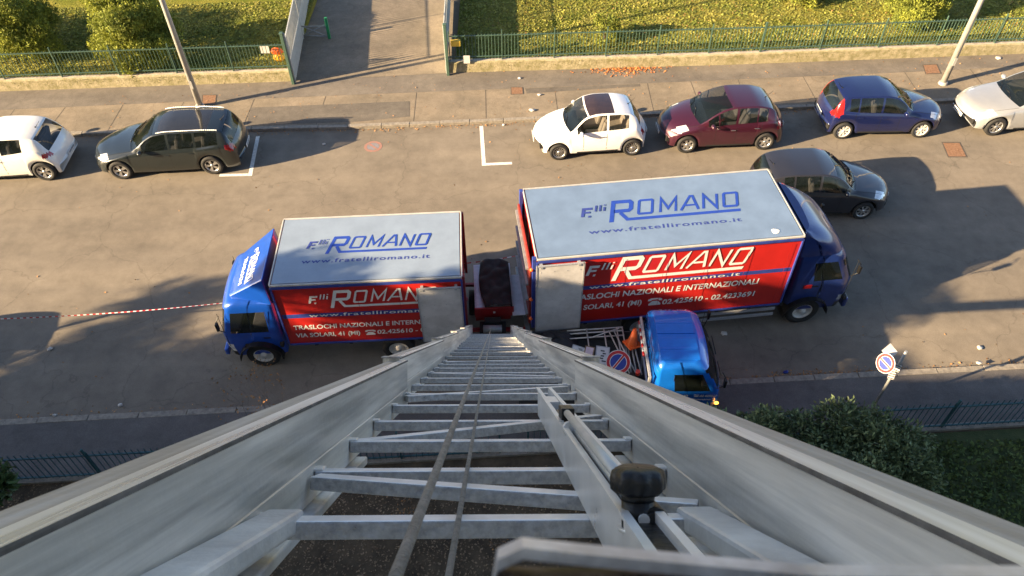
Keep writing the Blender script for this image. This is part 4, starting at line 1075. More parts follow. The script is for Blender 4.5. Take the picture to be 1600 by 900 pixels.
# white tubular frame
t = empty('tubular_frame', tuple(on_flat(955, 545, 1.02)), R(2)); q = MB()
for y in (.34, .48, .58): q.cyl((-.95, y, .0), (.35, y+.03, .02), .017, .017, 8)
for x in (-.5, -.1, .2, .33): q.cyl((x, -.55, .0), (x, .60, .03), .016, .016, 8)
for x0, x1 in ((.0, .3), (.12, .44)): q.cyl((x0, .5, .05), (x1, -.75, .05), .016, .016, 8)
q.cyl((-.4, .32, .05), (.25, .55, .06), .015, .015, 8)
q.build('frame', mat('white_tube', (.60, .59, .56), .45, .3, var=.15), t); tag(t, 'white tubular frame lying across the flatbed load', 'metal frame')
def sign_round(name, p, n, r, label, cat='road sign', bar=35, poledown=None, group=None, up=(0, 0, 1), double=False):
    "disc with red ring, blue field and a red slash, facing n"
    F = frame(n, up); t = empty(name, tuple(p)); q = MB()
    q.lathe([(.001, .0), (r, 0), (r, -.012), (.001, -.012)], (0, 0, 0), F[:, 0], 40, m=1, smooth=False); bk = q.build('back_plate', [M_swhite, M_alu_l], t)
    def disc(r0, r1, off, mm, nm):
        q = MB(); V = []
        for k in range(48):
            a = 2*math.pi*k/48; dv = F[:, 1]*math.cos(a)+F[:, 2]*math.sin(a)
            V += [F[:, 0]*off+dv*r0, F[:, 0]*off+dv*r1]
        q.add(V, [(2*k, 2*k+1, (2*k+3) % 96, (2*k+2) % 96) for k in range(48)]); q.build(nm, mm, t, fixn=False)
    disc(r*.95, r*.999, .002, M_swhite, 'border'); disc(r*.70, r*.945, .002, M_red, 'red_ring'); disc(r*.655, r*.695, .002, M_swhite, 'thin_ring'); disc(.0, r*.65, .002, M_sblue, 'blue_field')
    q = MB(); a = R(bar); dv = F[:, 1]*math.cos(a)+F[:, 2]*math.sin(a); pv = -F[:, 1]*math.sin(a)+F[:, 2]*math.cos(a)
    for w_, off, mi in ((.12, .004, 1), (.07, .006, 0)):
        V = [dv*s1*r*.70+pv*s2*r*w_+F[:, 0]*off for s1, s2 in ((-1, -1), (1, -1), (1, 1), (-1, 1))]; q.add(V, [(0, 1, 2, 3)], mi)
    q.build('slash', [M_red, M_swhite], t)
    return tag(t, label, cat, group), F
viewdir = nrm(CP-on_flat(966, 565, 1.3))
sign_round('road_sign', on_flat(966, 566, 1.32), nrm(viewdir+np.array([-.1, .0, .25])), .27, 'round no-parking sign lying on the flatbed load', bar=132, up=(0, 1, 0))
# base plates with notices
for i, (px, py, sx_, sy_, a, lb) in enumerate(((941, 556, .26, .40, -8, 'white notice board with black print, on the flatbed beside the round sign'), (920, 552, .17, .28, -14, 'pink-white notice board in a wooden frame, on the flatbed'),
        (905, 547, .30, .13, -20, 'small blue-white notice board at the rear of the flatbed'), (951, 583, .32, .20, -25, 'pale notice board below the round sign on the flatbed'))):
    p = on_flat(px, py, 1.10); t = empty('notice_board', tuple(p), R(a)); t.rotation_euler = (R(18), R(4), R(a))
    q = MB(); q.box((0, 0, 0), (sx_+.05, sy_+.05, .02)); q.build('backing', mat('raw_wood', (.26, .17, .10), .8, var=.3, scale=12) if i == 1 else M_alu_d, t)
    q = MB(); q.box((0, 0, .0125), (sx_, sy_, .006)); q.build('sheet', M_swhite if i != 1 else mat('pinkish_sheet', (.62, .50, .55), .6), t)
    q = MB(); rn = random.Random(i)
    if i in (0, 2):
        for k in range(5): q.box((rn.uniform(-.25, .25)*sx_, (-.32+.15*k)*sy_, .017), (sx_*rn.uniform(.2, .45), sy_*.07, .002))
        q.build('print', M_black, t)
    tag(t, lb, 'board')
# traffic cone
p = on_flat(988, 538, 1.12); t = empty('traffic_cone', tuple(p), R(25)); t.rotation_euler = (R(-8), R(6), R(25))
q = MB(); q.box((0, 0, .015), (.34, .34, .03)); q.build('base', M_orange, t, bevel=.012)
q = MB(); q.lathe([(.13, .03), (.035, .46), (.028, .46), (.02, .40)], (0, 0, 0), (0, 0, 1), 24); cn = q.build('cone', M_orange, t)
tag(t, 'orange traffic cone standing in the load just behind the light blue cab', 'traffic cone')
# red and white warning pole
a = on_flat(999, 502, 1.45); b = on_flat(1006, 556, 1.45); t = empty('barrier_pole', tuple(a)); q = MB(); n_ = 9
for k in range(n_): q.cyl((b-a)*k/n_, (b-a)*(k+1)/n_, .028, .028, 10, m=k % 2)
q.build('striped_bar', [M_red, M_swhite], t); tag(t, 'red and white striped pole across the back of the light blue cab', 'barrier')
# folded poles beside it
t = empty('sign_stand', tuple(on_flat(984, 572, 1.0)), R(3)); q = MB()
for k, x in enumerate((-.14, -.02, .10, .2)): q.cyl((x, -.32, .0+.03*k), (x+.12-.05*k, .62, .05+.02*k), .018, .018, 8)
q.build('poles', mat('galvanised', (.45, .45, .44), .5, .5, var=.2), t)
q = MB(); q.box((.1, -.30, .02), (.34, .16, .10)); q.build('foot', M_black, t, bevel=.01); tag(t, 'bundle of galvanised sign poles right of the round sign', 'sign stand')
t = empty('red_lantern', tuple(on_flat(996, 585, 1.15))); q = MB(); q.cyl((0, 0, 0), (0, 0, .12), .05, .05, 12); q.build('lens', mat('lantern_red', (.6, .05, .03), .3), t); q = MB(); q.box((0, 0, -.06), (.14, .10, .12)); q.build('housing', M_black, t, bevel=.01)
tag(t, 'small red warning lantern behind the light blue cab', 'lantern')
# dark tarp covered heap at rear of flatbed
def heap(name, c, r_, m_, seed, label, cat):
    rn = np.random.RandomState(seed); nu, nv = 36, 14; V = []
    ph = rn.rand(6)*6.28
    for i in range(nv+1):
        for k in range(nu):
            t_ = 2*math.pi*k/nu; rho = i/nv; q_ = 1+.06*math.sin(3*t_+ph[0])+.05*math.sin(5*t_+ph[1])
            z = (1-rho**2.6)*r_[2]*(1+.06*math.sin(4*t_+ph[2]+rho*5)+.05*math.sin(7*t_+ph[3]))
            V.append((rho*q_*r_[0]*math.cos(t_), rho*q_*r_[1]*math.sin(t_), z))
    mb = MB(); mb.add(V, [(i*nu+k, (i+1)*nu+k, (i+1)*nu+(k+1) % nu, i*nu+(k+1) % nu) for i in range(nv) for k in range(nu)], 0, True)
    o = mb.build(name, m_); o.location = tuple(c); return tag(o, label, cat)
M_tarp = mat('dark_tarp', (.022, .021, .024), .65, var=.25, scale=3, bump=.6, bscale=9)
heap('covered_load', on_flat(868, 545, .74), (.62, .5, .42), M_tarp, 3, 'dark covered heap at the rear end of the flatbed, beside the ladder', 'covered load')

# ------------------------------------------------------------------ ladder hoist
VPx, VPy = 768., 502.
D = nrm((VPx-800)/FPX*CR-(VPy-450)/FPX*CU+_f)
U = nrm(CR-np.dot(CR, D)*D); Nn = np.cross(U, D); Nn = Nn if Nn[2] > 0 else -Nn
ZD = 1/np.dot(D, _f)    # distance along D for unit depth
def LP(u, h, Z): return CP+D*Z*ZD+U*u-Nn*h
LO = LP(0, .3, 17.2)
HO = empty('furniture_hoist', (LO[0], LO[1], 0)); tag(HO, 'long aluminium ladder hoist rising from its red trailer to the camera', 'ladder hoist')
HOo = np.array([LO[0], LO[1], 0])
class LB(MB):
    topm = 0
    def P(s, u, h, Z): return LP(u, h, Z)-HOo
    def bar(s, a, b, w, t, m=0):
        "beam between two ladder points, w across the ladder plane direction, t along the plane normal"
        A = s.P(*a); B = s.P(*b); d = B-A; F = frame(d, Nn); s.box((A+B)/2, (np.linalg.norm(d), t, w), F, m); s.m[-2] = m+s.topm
def streaks(M, k=.5):
    "brushed wear running along the ladder"
    N = M.node_tree.nodes; K = M.node_tree.links; tc = N['Texture Coordinate']
    cx_ = N.new('ShaderNodeCombineXYZ')
    for i_, (ax_, sc_) in enumerate(((D, .35), (U, 14.), (Nn, 9.))):
        v_ = N.new('ShaderNodeVectorMath'); v_.operation = 'DOT_PRODUCT'; v_.inputs[1].default_value = tuple(ax_*sc_); K.new(tc.outputs['Object'], v_.inputs[0]); K.new(v_.outputs['Value'], cx_.inputs[i_])
    nz = N['Noise Texture']; K.new(cx_.outputs[0], nz.inputs['Vector']); return M
M_rail = mat('rail_aluminium', (.44, .425, .39), .38, .35, col2=(.90, .87, .81), scale=2.2, bump=.06, bscale=45, rvar=.10)
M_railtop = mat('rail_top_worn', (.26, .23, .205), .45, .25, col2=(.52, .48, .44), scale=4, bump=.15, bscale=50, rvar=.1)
M_railb = mat('rail_flange_highlight', (.60, .57, .53), .30, .4, col2=(.95, .93, .90), scale=3, rvar=.08)  # highlight along the inner flange, painted as a brighter strip
for M_ in (M_rail, M_railtop, M_railb): streaks(M_)
secs = [(.22, 3.0), (2.9, 5.6), (5.5, 8.6), (8.5, 11.6), (11.5, 14.4), (14.3, 17.3)]
for k, (za, zb_) in enumerate(secs):
    du = .020*k; dh = -.013*k
    for sg in (1, -1):
        prof = [(.330, .330, 1), (.330, .264, 0), (.3318, .262, 0), (.3318, .1605, 0), (.3300, .1585, 0), (.3300, .155, 1), (.331, .1525, 1), (.3545, .150, 1), (.357, .1525, 1), (.392, .1515, 1), (.395, .156, 0), (.395, .330, 0)]
        q = LB(); n_ = len(prof); V = []
        for Z in (za, zb_):
            for (u, h, _) in prof: V.append(q.P(sg*(u+du), h+dh+(0 if h < .3 else .01*k), Z))
        Fs = [(i, (i+1) % n_, (i+1) % n_+n_, i+n_) for i in range(n_)]+[tuple(range(n_)), tuple(range(n_, 2*n_))[::-1]]
        if sg < 0: Fs = [f[::-1] for f in Fs]
        q.add(V, Fs)
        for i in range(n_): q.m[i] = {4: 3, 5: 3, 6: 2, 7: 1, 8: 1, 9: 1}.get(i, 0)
        q.build('rail', [M_rail, M_railtop, M_railb, mat('groove_grey', (.10, .095, .09), .7, var=.4, scale=20)], HO, fixn=True)
        if k:
            q = LB(); q.bar((sg*(.362+du), .150+dh, za-.02), (sg*(.362+du), .150+dh, za+.05), .074, .006); q.build('rail_clamp', M_railtop, HO, bevel=.002)
M_rung = [M_alu_d, mat('rung_top_sky_sheen', (.62, .64, .68), .36, .3, col2=(.88, .89, .92), scale=14)]  # upper faces get a paler, bluish colour for the sky they reflect
Zr = 1.09; k = 0; rungs = []
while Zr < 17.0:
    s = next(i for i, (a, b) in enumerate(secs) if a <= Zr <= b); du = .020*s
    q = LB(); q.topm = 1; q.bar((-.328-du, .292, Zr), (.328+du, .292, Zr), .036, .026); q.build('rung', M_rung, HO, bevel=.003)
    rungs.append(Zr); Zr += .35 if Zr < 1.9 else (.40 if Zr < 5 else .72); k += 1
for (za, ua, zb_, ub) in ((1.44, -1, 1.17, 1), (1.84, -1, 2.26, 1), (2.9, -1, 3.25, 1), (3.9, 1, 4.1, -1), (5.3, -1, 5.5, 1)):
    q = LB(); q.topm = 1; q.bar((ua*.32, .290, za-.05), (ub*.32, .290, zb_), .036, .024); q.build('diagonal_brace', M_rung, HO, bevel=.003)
for Z in rungs[:12]:     # weld plates and bolts at rung ends
    for sg in (1, -1):
        q = LB(); q.bar((sg*.324, .277, Z-.015), (sg*.324, .277, Z+.02), .022, .006); q.build('weld_plate', M_alu_l, HO, bevel=.004)
for sg in (1, -1):       # flared head beams
    q = LB(); q.bar((sg*.300, .288, 1.12), (sg*.300, .228, .50), .056, .030)
    q.build('head_beam', M_alu, HO, bevel=.006)
    q = LB(); q.bar((sg*.325, .345, 1.9), (sg*.325, .345, .5), .035, .02); q.build('lower_rail', M_alu, HO, bevel=.004)
# cross plates near the foot
for Z, w_ in ((13.2, .3), (14.2, .35)):
    for sg in (1, -1):
        q = LB(); q.bar((sg*.40, .30, Z), (sg*.18, .33, Z+1.0), .05, .03); q.build('foot_brace', M_alu_l, HO)
for (u, h, Z, w_) in ((0, .31, 8.2, .30), (0, .31, 9.7, .3)):
    q = LB(); q.bar((-.36, h, Z), (.36, h, Z), .32, .012); q.build('cross_plate', mat('plate_bluish', (.42, .46, .52), .4, .5), HO)
# hauling ropes
M_rope = mat('wire_rope', (.36, .33, .29), .5, .3, col2=(.58, .53, .47), scale=60, bump=1.0, bscale=300)
q = LB(); A = q.P(-.056, .147, .20); B = q.P(-.02, .20, 17.0); q.cyl(A, B, .0042, .0042, 12); q.build('rope', M_rope, HO)
q = LB(); A = q.P(-.0445, .262, .45); B = q.P(-.01, .26, 17.0); q.cyl(A, B, .0040, .0040, 12); q.build('rope', M_rope, HO)
# side channel with prop tube and clamp knob
q = LB(); q.bar((.140, .238, 2.26), (.140, .238, .60), .004, .080); q.bar((.1705, .238, 2.26), (.1705, .238, .60), .004, .080); q.bar((.155, .279, 2.26), (.155, .279, .60), .030, .004)
q.bar((.137, .198, 2.26), (.137, .198, .60), .010, .004); q.bar((.1735, .198, 2.26), (.1735, .198, .60), .010, .004)
ch = q.build('side_channel', M_alu_l, HO)
q = LB(); q.bar((.1555, .232, 1.78), (.1555, .232, .62), .026, .050); q.build('slot_lining', M_black, ch)
q = LB(); q.bar((.1555, .213, 2.0), (.1555, .213, 1.86), .024, .030); q.build('end_block', M_alu_l, ch)
q = LB(); q.cyl(q.P(.150, .182, 1.52), q.P(.150, .182, .80), .0072, .0072, 16); q.build('prop_tube', mat('tube_grey', (.50, .49, .46), .4, .2), HO)
q = LB(); q.cyl(q.P(.157, .204, 1.46), q.P(.157, .204, .78), .006, .006, 12); q.build('guide_tube', M_alu_l, HO)
q = LB(); q.bar((.152, .186, 1.50), (.152, .186, 1.57), .026, .026); q.build('tube_socket', M_black, HO, bevel=.002)
q = LB(); q.cyl(q.P(.146, .200, 1.40), q.P(.146, .200, 1.42), .014, .014, 12); q.build('bolt', M_alu_l, HO)
C0 = LP(.1545, .168, .80)-HOo
q = LB(); prof = []
n_ = 72
V = []; 
for i, (rr_, hh) in enumerate(((.001, .014), (.020, .0145), (.0265, .011), (.0285, .003), (.0278, -.008), (.0225, -.013), (.001, -.013))):
    for k in range(n_):
        t_ = 2*math.pi*k/n_; lob = 1+(.05*math.cos(8*t_) if .02 < rr_ else 0); V.append(C0+Nn*hh+(U*math.cos(t_)+D*math.sin(t_))*rr_*lob)
q.add(V, [(i*n_+k, i*n_+(k+1) % n_, (i+1)*n_+(k+1) % n_, (i+1)*n_+k) for i in range(6) for k in range(n_)], 0, True)
kn = q.build('clamp_knob', M_black, HO, fixn=True)
q = LB(); q.cyl(C0-Nn*.010, C0-Nn*.022, .019, .0165, 24); q.cyl(C0-Nn*.020, C0-Nn*.050, .0175, .0175, 24); q.build('stem', M_black, kn)
C1 = C0+U*.015-Nn*.040-D*.004
q = LB(); q.cyl(C1-D*.012, C1+D*.03, .0155, .0155, 24); q.cyl(C1-D*.0145, C1-D*.012, .0115, .0125, 24); q.build('side_bolt', M_black, kn, bevel=.001)
q = LB(); q.cyl(C0-Nn*.048, C0-Nn*.052, .021, .021, 24); q.build('washer', M_alu_l, kn)
# edge of the carriage right in front of the lens
q = LB(); V = []
prs = [(.0002, .0500), (.0012, .0445), (.006, .0423), (.017, .0436), (.061, .048), (.106, .0487), (.16, .0492)]
for Z in (.143, .150):
    for (u, h) in prs: V.append(q.P(u, h, Z))
    for (u, h) in prs[::-1]: V.append(q.P(u, h+.0022, Z))
n_ = len(prs)*2
q.add(V, [(i, (i+1) % n_, (i+1) % n_+n_, i+n_) for i in range(n_)]+[tuple(range(n_)), tuple(range(n_, 2*n_))], 0)
q.build('carriage_edge', mat('worn_edge', (.50, .48, .47), .28, .35, col2=(.95, .94, .95), scale=55), HO, fixn=True)
q = LB(); q.bar((.0005, .0535, .140), (.16, .0585, .140), .018, .012); q.build('carriage_seal', M_black, HO)

# trailer under the ladder
p = lambda x, y, z: unp(x, y, z)-HOo
zt_ = 1.15
c4 = [unp(*q_, zt_) for q_ in ((741, 413), (797, 411), (801, 481), (741, 482))]
ex_ = nrm((c4[1]-c4[0])[:2]); w_ = np.linalg.norm(c4[2]-c4[3]); l_ = np.linalg.norm(c4[0]-c4[3]); tha = R(3)
cc = sum(c4)/4
q = MB(); Rz = np.array(Matrix.Rotation(tha, 3, 'Z'))
c_ = cc-HOo
q.box((c_[0], c_[1], zt_-.02), (w_, l_, .04), Rz); q.build('trailer_deck', mat('pale_deck', (.50, .50, .56), .45, .2), HO, bevel=.008)
q = MB(); q.box((c_[0]-.03, c_[1]-.0, zt_-.27), (w_-.06, l_-.1, .44), Rz); q.build('trailer_body', mat('hoist_red', (.26, .015, .018), .4, var=.15), HO, bevel=.01)
q = MB(); nf = c_-Rz[:, 1]*(l_/2+.03); q.box((nf[0], nf[1], zt_-.10), (w_+.02, .05, .30), Rz)
q.box((nf[0]-w_/2, nf[1]+.5, zt_-.06), (.03, 1.0, .12), Rz); q.build('trailer_panel', MATS['hoist_red'], HO, bevel=.01)
q = MB(); q.box((nf[0]+.0, nf[1]-.03, zt_-.09), (.05, .004, .06), Rz); q.build('number_tag', M_swhite, HO)
a4 = [unp(*q_, 1.02) for q_ in ((797, 430), (820, 429), (823, 492), (800, 493))]; ac = sum(a4)/4-HOo
q = MB(); q.box((ac[0], ac[1], 1.02), (.36, np.linalg.norm(a4[0]-a4[3]), .03), Rz); q.build('side_tray', mat('pale_tray', (.55, .55, .60), .45), HO, bevel=.006)
for sg in (1, -1): q = MB(); q.cyl((c_[0]+sg*(w_/2+.02), c_[1]+.2, .32), (c_[0]+sg*(w_/2+.16), c_[1]+.2, .32), .32, .32, 28); q.build('trailer_wheel', M_rubber, HO)
q = MB(); q.box((c_[0], nf[1]-.28, .78), (.62, .34, .12)); q.box((c_[0], nf[1]-.22, .95), (.40, .16, .16)); q.box((c_[0]-.02, nf[1]-.55, .72), (.5, .2, .1)); q.build('winch', M_dark, HO, bevel=.02)
q = MB(); q.cyl((c_[0]-.22, nf[1]-.42, .92), (c_[0]+.22, nf[1]-.42, .92), .09, .09, 20); q.build('winch_drum', M_frame, HO)
q = MB()
for sx_ in (-1, 1):
    for sy_ in (-.9, .6): q.box((c_[0]+sx_*.55, c_[1]+sy_, .55), (.5, .08, .08)); q.box((c_[0]+sx_*.78, c_[1]+sy_, .28), (.06, .06, .56)); q.cyl((c_[0]+sx_*.78, c_[1]+sy_, .0), (c_[0]+sx_*.78, c_[1]+sy_, .03), .10, .10, 14)
q.build('outrigger', MATS['hoist_red'], HO, bevel=.006)
# dark cloth over the deck
ct = [unp(*q_, zt_+.04) for q_ in ((751, 411), (794, 410), (801, 482), (758, 482))]
nu, nv = 26, 36; V = []; rn = np.random.RandomState(2)
for j in range(nv+1):
    for i in range(nu+1):
        a, b = i/nu, j/nv; P_ = ct[0]*(1-a)*(1-b)+ct[1]*a*(1-b)+ct[2]*a*b+ct[3]*(1-a)*b
        wob = .030*math.sin(b*9+a*3)+.020*math.sin(a*11-b*5)+.016*math.sin(b*23+a*7)
        bul = -.09*math.sin(math.pi*b)*(1-a)*1.0
        V.append((P_[0]+bul, P_[1], zt_+.055+abs(wob)*1.2+.30*math.sin(math.pi*a)**.7*.35))
mb = MB(); mb.add(V, [(j*(nu+1)+i, (j+1)*(nu+1)+i, (j+1)*(nu+1)+i+1, j*(nu+1)+i+1) for j in range(nv) for i in range(nu)], 0, True)
cl = mb.build('cloth_cover', mat('black_cloth', (.022, .018, .020), .9, var=.2, scale=6, bump=.3)); tag(cl, 'crumpled dark cloth spread over the hoist trailer between the trucks', 'cloth')
s_ = cl.modifiers.new('sol', 'SOLIDIFY'); s_.thickness = .01

# ------------------------------------------------------------------ barrier tapes
def tape(a, b, sag, label, n_=60, w_=.026, wall=None):
    a = np.array(a); b = np.array(b); t = empty('barrier_tape', tuple(a)); q = MB(); prev = None
    for k in range(n_+1):
        s = k/n_; p_ = (b-a)*s; p_[2] -= sag*4*s*(1-s); tw = .5+.8*math.sin(s*5)
        off = np.array([0, math.cos(tw), math.sin(tw)])*w_/2
        cur = (p_-off, p_+off)
        if prev: q.add([prev[0], prev[1], cur[1], cur[0]], [(0, 1, 2, 3)], k % 2)
        prev = cur
    q.build('tape', [M_red, M_swhite], t); tag(t, label, 'barrier tape')
tape(unp(-60, 500, 1.0), unp(352, 473, 1.1), .10, 'red and white barrier tape stretched from the left edge to the smaller truck', 84)
tape(unp(722, 412, 1.2), unp(820, 397, 1.2), .03, 'short red and white barrier tape between the two removal trucks', 14)

# ------------------------------------------------------------------ sign post at lower right
b_ = unp(1362, 640, .12); t = empty('sign_post', (b_[0], b_[1], .12)); q = MB(); q.cyl((0, 0, 0), (0, 0, 2.1), .03, .03, 14); q.build('pole', M_frame, t)
hp = unp(1376, 582, 2.0)-np.array([b_[0], b_[1], .12])
F_ = None
sg_t, F_ = sign_round('temporary_sign', (0, 0, 0), nrm((-.80, -.28, .40)), .21, 'x', bar=90, up=(0, 0, 1))
for o in KIDS(sg_t): o.parent = t; o.location = (hp[0]*.9+.06, hp[1]*.4-.06, 1.98)
bpy.data.objects.remove(sg_t)
q = MB(); q.box((0, 0, 0), (.24, .24, .008)); o = q.build('white_plate', M_panel, t, bevel=.06); o.location = (-.26, .10, 1.98); o.rotation_euler = (R(35), R(-25), R(30))
for k in range(2):
    q = MB(); q.box((0, 0, 0), (.13, .008, .18)); o = q.build('notice', M_panel, t); o.location = (-.02-.03*k, -.04-.01*k, 1.62-.26*k); o.rotation_euler = (R(8*k-40), R(6), R(-30+14*k))
    q = MB()
    for j in range(4): q.box((0, -.006, .08-.05*j), (.13, .002, .016))
    c_o = q.build('print', M_black, o)
tag(t, 'round no-parking sign on a pole with paper notices, above the laurel bush', 'sign post')

# ------------------------------------------------------------------ things on and near the far fence
def sheetbox(name, px, py, z, sz, m_, label, cat, rot=(0, 0, 0), bev=.003):
    p_ = unp(px, py, z); q = MB(); q.box((0, 0, 0), sz); o = q.build(name, m_, bevel=bev); o.location = tuple(p_); o.rotation_euler = rot; tag(o, label, cat); return o
sheetbox('paper_sheet', 414, 77, .9, (.32, .02, .30), M_litter, 'white paper notice tied to the green fence beside the orange bag', 'notice')
p_ = unp(434, 84, .9); t = empty('orange_bag', tuple(p_)); q = MB(); q.ball((0, -.04, .12), (.22, .09, .13), seed=1, rough=.08); q.build('top_bag', M_orange, t)
q = MB(); q.ball((.02, -.05, -.12), (.20, .09, .14), seed=2, rough=.08); q.build('lower_bag', mat('yellow_plastic', (.80, .42, .03), .4), t); tag(t, 'orange and yellow bag hanging on the fence by the left gate', 'bag')
t_ = sheetbox('meter_box', 712, 67, 1.25, (.34, .14, .22), mat('yellow_box', (.62, .42, .05), .5), 'yellow box fixed to the fence at the right gate post', 'box', bev=.02)
sheetbox('paper_sheet', 729, 93, .62, (.24, .02, .30), M_litter, 'white sheet fixed low on the fence beside the right gate post', 'notice')
# green barrier in the driveway
p_ = unp(515, 60, .11); t = empty('parking_barrier', tuple(p_)); q = MB(); q.box((0, 0, .42), (.10, .10, .84)); q.build('post', mat('bright_green', (.02, .22, .09), .5), t, bevel=.01)
q = MB()
q.tube([(-1.1, .0, .50), (0, 0, .50)], .022, 8); q.tube([(-1.1, .1, .08), (0, 0, .08)], .022, 8); q.tube([(-1.0, .05, .50), (-.1, 0, .10)], .02, 8); q.tube([(-1.0, .05, .10), (-.1, 0, .55)], .02, 8); q.build('bar', M_frame, t)
tag(t, 'folding barrier with bright green post in the shaded driveway', 'barrier')

# ------------------------------------------------------------------ vegetation
def leaves(name, m_, pts, size, seed, parent=None, asp=.5, up=.3, nrm_out=None, fold=True):
    "one mesh of many small leaf faces at pts"
    rn = np.random.RandomState(seed); n_ = len(pts)
    d = rn.normal(size=(n_, 3)); 
    if nrm_out is not None: d = d*.7+nrm_out
    d[:, 2] += up; d /= np.linalg.norm(d, axis=1)[:, None]
    s = rn.normal(size=(n_, 3)); s -= (s*d).sum(1)[:, None]*d; s /= np.linalg.norm(s, axis=1)[:, None]
    L_ = size*(.6+.8*rn.rand(n_))[:, None]
    a = pts-d*L_/2; b = pts+d*L_/2; w_ = s*L_*asp/2
    nn_ = np.cross(d, s)*L_*asp*.18
    V = np.stack([a, pts+w_+nn_, b, pts-w_+nn_], 1).reshape(-1, 3)
    F = np.arange(n_*4).reshape(-1, 4); F3 = np.concatenate([F[:, [0, 1, 2]], F[:, [0, 2, 3]]])
    return np_mesh(name, V, F3, m_, parent)
def blob_pts(n_, blobs, seed, shell=.55):
    rn = np.random.RandomState(seed); P = []; O = []
    vol = np.array([b[3]*b[4]*b[5] for b in blobs])**(2/3.); cnt = (vol/vol.sum()*n_).astype(int)
    for b, c_ in zip(blobs, cnt):
        v = rn.normal(size=(c_, 3)); v /= np.linalg.norm(v, axis=1)[:, None]
        rad = (1-shell*rn.rand(c_)**1.6)
        rad *= 1+.16*np.sin(v[:, 0]*7+seed)*np.cos(v[:, 1]*6)+.12*np.sin(v[:, 2]*11+v[:, 0]*5)
        P.append(np.array(b[:3])+v*rad[:, None]*np.array(b[3:6])); O.append(v)
    return np.concatenate(P), np.concatenate(O)
M_thuja = mat('thuja_leaf', (.085, .12, .018), .8, col2=(.34, .36, .045), scale=1.3, island=.35, trans=.25)
M_laurel = mat('laurel_leaf', (.085, .12, .055), .5, col2=(.16, .21, .10), scale=2, island=.5, trans=.10, spec=.25)
M_laurel2 = mat('glossy_leaf', (.05, .085, .03), .32, col2=(.09, .14, .045), scale=2, island=.5, trans=.08)
M_bark = mat('bark', (.07, .05, .035), .9, var=.4, scale=12, bump=1)
def conifer(px, py, h, r_, seed, label, n_=15000):
    b = unp(px, py, .3); t = empty('conifer_shrub', (b[0], b[1], .28)); rn = random.Random(seed)
    q = MB(); q.cyl((0, 0, 0), (0, 0, h*.8), .08, .02, 8)
    for k in range(14):
        a = rn.uniform(0, 6.28); z = rn.uniform(.15, .7)*h; rr_ = r_*rn.uniform(.5, .8); q.cyl((0, 0, z*.8), (rr_*math.cos(a), rr_*math.sin(a), z+.25), .025, .008, 5)
    q.build('trunk', M_bark, t)
    bl = [(0, 0, h*.42, r_*.86, r_*.86, h*.42), (0, 0, h*.62, r_*.70, r_*.70, h*.32)]
    for k in range(26):
        a = rn.uniform(0, 6.28); z = rn.uniform(.12, .92); rad = r_*(.84*math.sqrt(max(.05, 1-(z-.25)**2*1.7)))*rn.uniform(.75, 1.12); s = rn.uniform(.22, .38)*r_
        bl.append((rad*math.cos(a), rad*math.sin(a), z*h*.93, s, s, s*1.05))
    P, O = blob_pts(n_, bl, seed, .5); P = P[P[:, 2] > .02]; O = O[:len(P)]
    leaves('foliage', M_thuja, P, .10, seed, t, .40, .9)
    return tag(t, label, 'shrub', 'yellow-green conifer shrubs behind the far fence')
conifer(42, 82, 2.9, 1.40, 1, 'rounded yellow-green conifer at the top left corner', 30000)
conifer(226, 92, 3.0, 1.45, 2, 'rounded yellow-green conifer hanging over the fence behind the left lamp post', 34000)
conifer(1425, 30, 1.9, 1.15, 3, 'yellow-green conifer behind the fence near the right lamp post', 16000)
conifer(1252, 2, 1.4, .80, 4, 'small yellow-green conifer at the top edge, left of the one by the right lamp post', 7000)
conifer(945, 62, 1.1, .6, 7, 'small sparse shrub just behind the fence above the white and purple cars', 1800)
conifer(-110, 80, 2.6, 1.3, 9, 'conifer mostly outside the top left corner of the photo', 7000)
def bush(name, px, py, z, bl, n_, size, seed, label, m_, group=None):
    b = unp(px, py, z); t = empty(name, (b[0], b[1], .1)); rn = random.Random(seed); q = MB()
    for bb in bl: q.tube([(0, 0, 0), (bb[0]*.5, bb[1]*.5, bb[2]*.6), (bb[0], bb[1], bb[2])], [.05, .035, .012], 7)
    q.build('stems', M_bark, t); P, O = blob_pts(n_, bl, seed, .5); keep = P[:, 2] > .05
    leaves('foliage', m_, P[keep], size, seed, t, .42, .35, O[keep]); return tag(t, label, 'bush', group)
rn = random.Random(8); bl = []
for k in range(60):
    x_ = -2.0+4.9*(k % 15)/14+rn.uniform(-.15, .15); bl.append((x_, rn.uniform(-.9, .5)-.06*abs(x_), rn.uniform(.9, 1.75), *(rn.uniform(.36, .52),)*2, rn.uniform(.35, .5)))
for k in range(14): bl.append((rn.uniform(1.1, 3.0), rn.uniform(-1.9, -.8), rn.uniform(.5, 1.2), *(rn.uniform(.3, .5),)*2, rn.uniform(.3, .45)))
bush('laurel_bush', 1160, 738, .3, bl, 52000, .105, 8, 'large dark green laurel bush at the lower right', M_laurel)
bl = [(rn.uniform(-.7, .7), rn.uniform(-.6, .6), rn.uniform(1.0, 1.9), .4, .4, .4) for k in range(9)]
bush('laurel_bush', -15, 815, .3, bl, 3200, .22, 9, 'glossy broad-leaved bush at the left edge', M_laurel2)
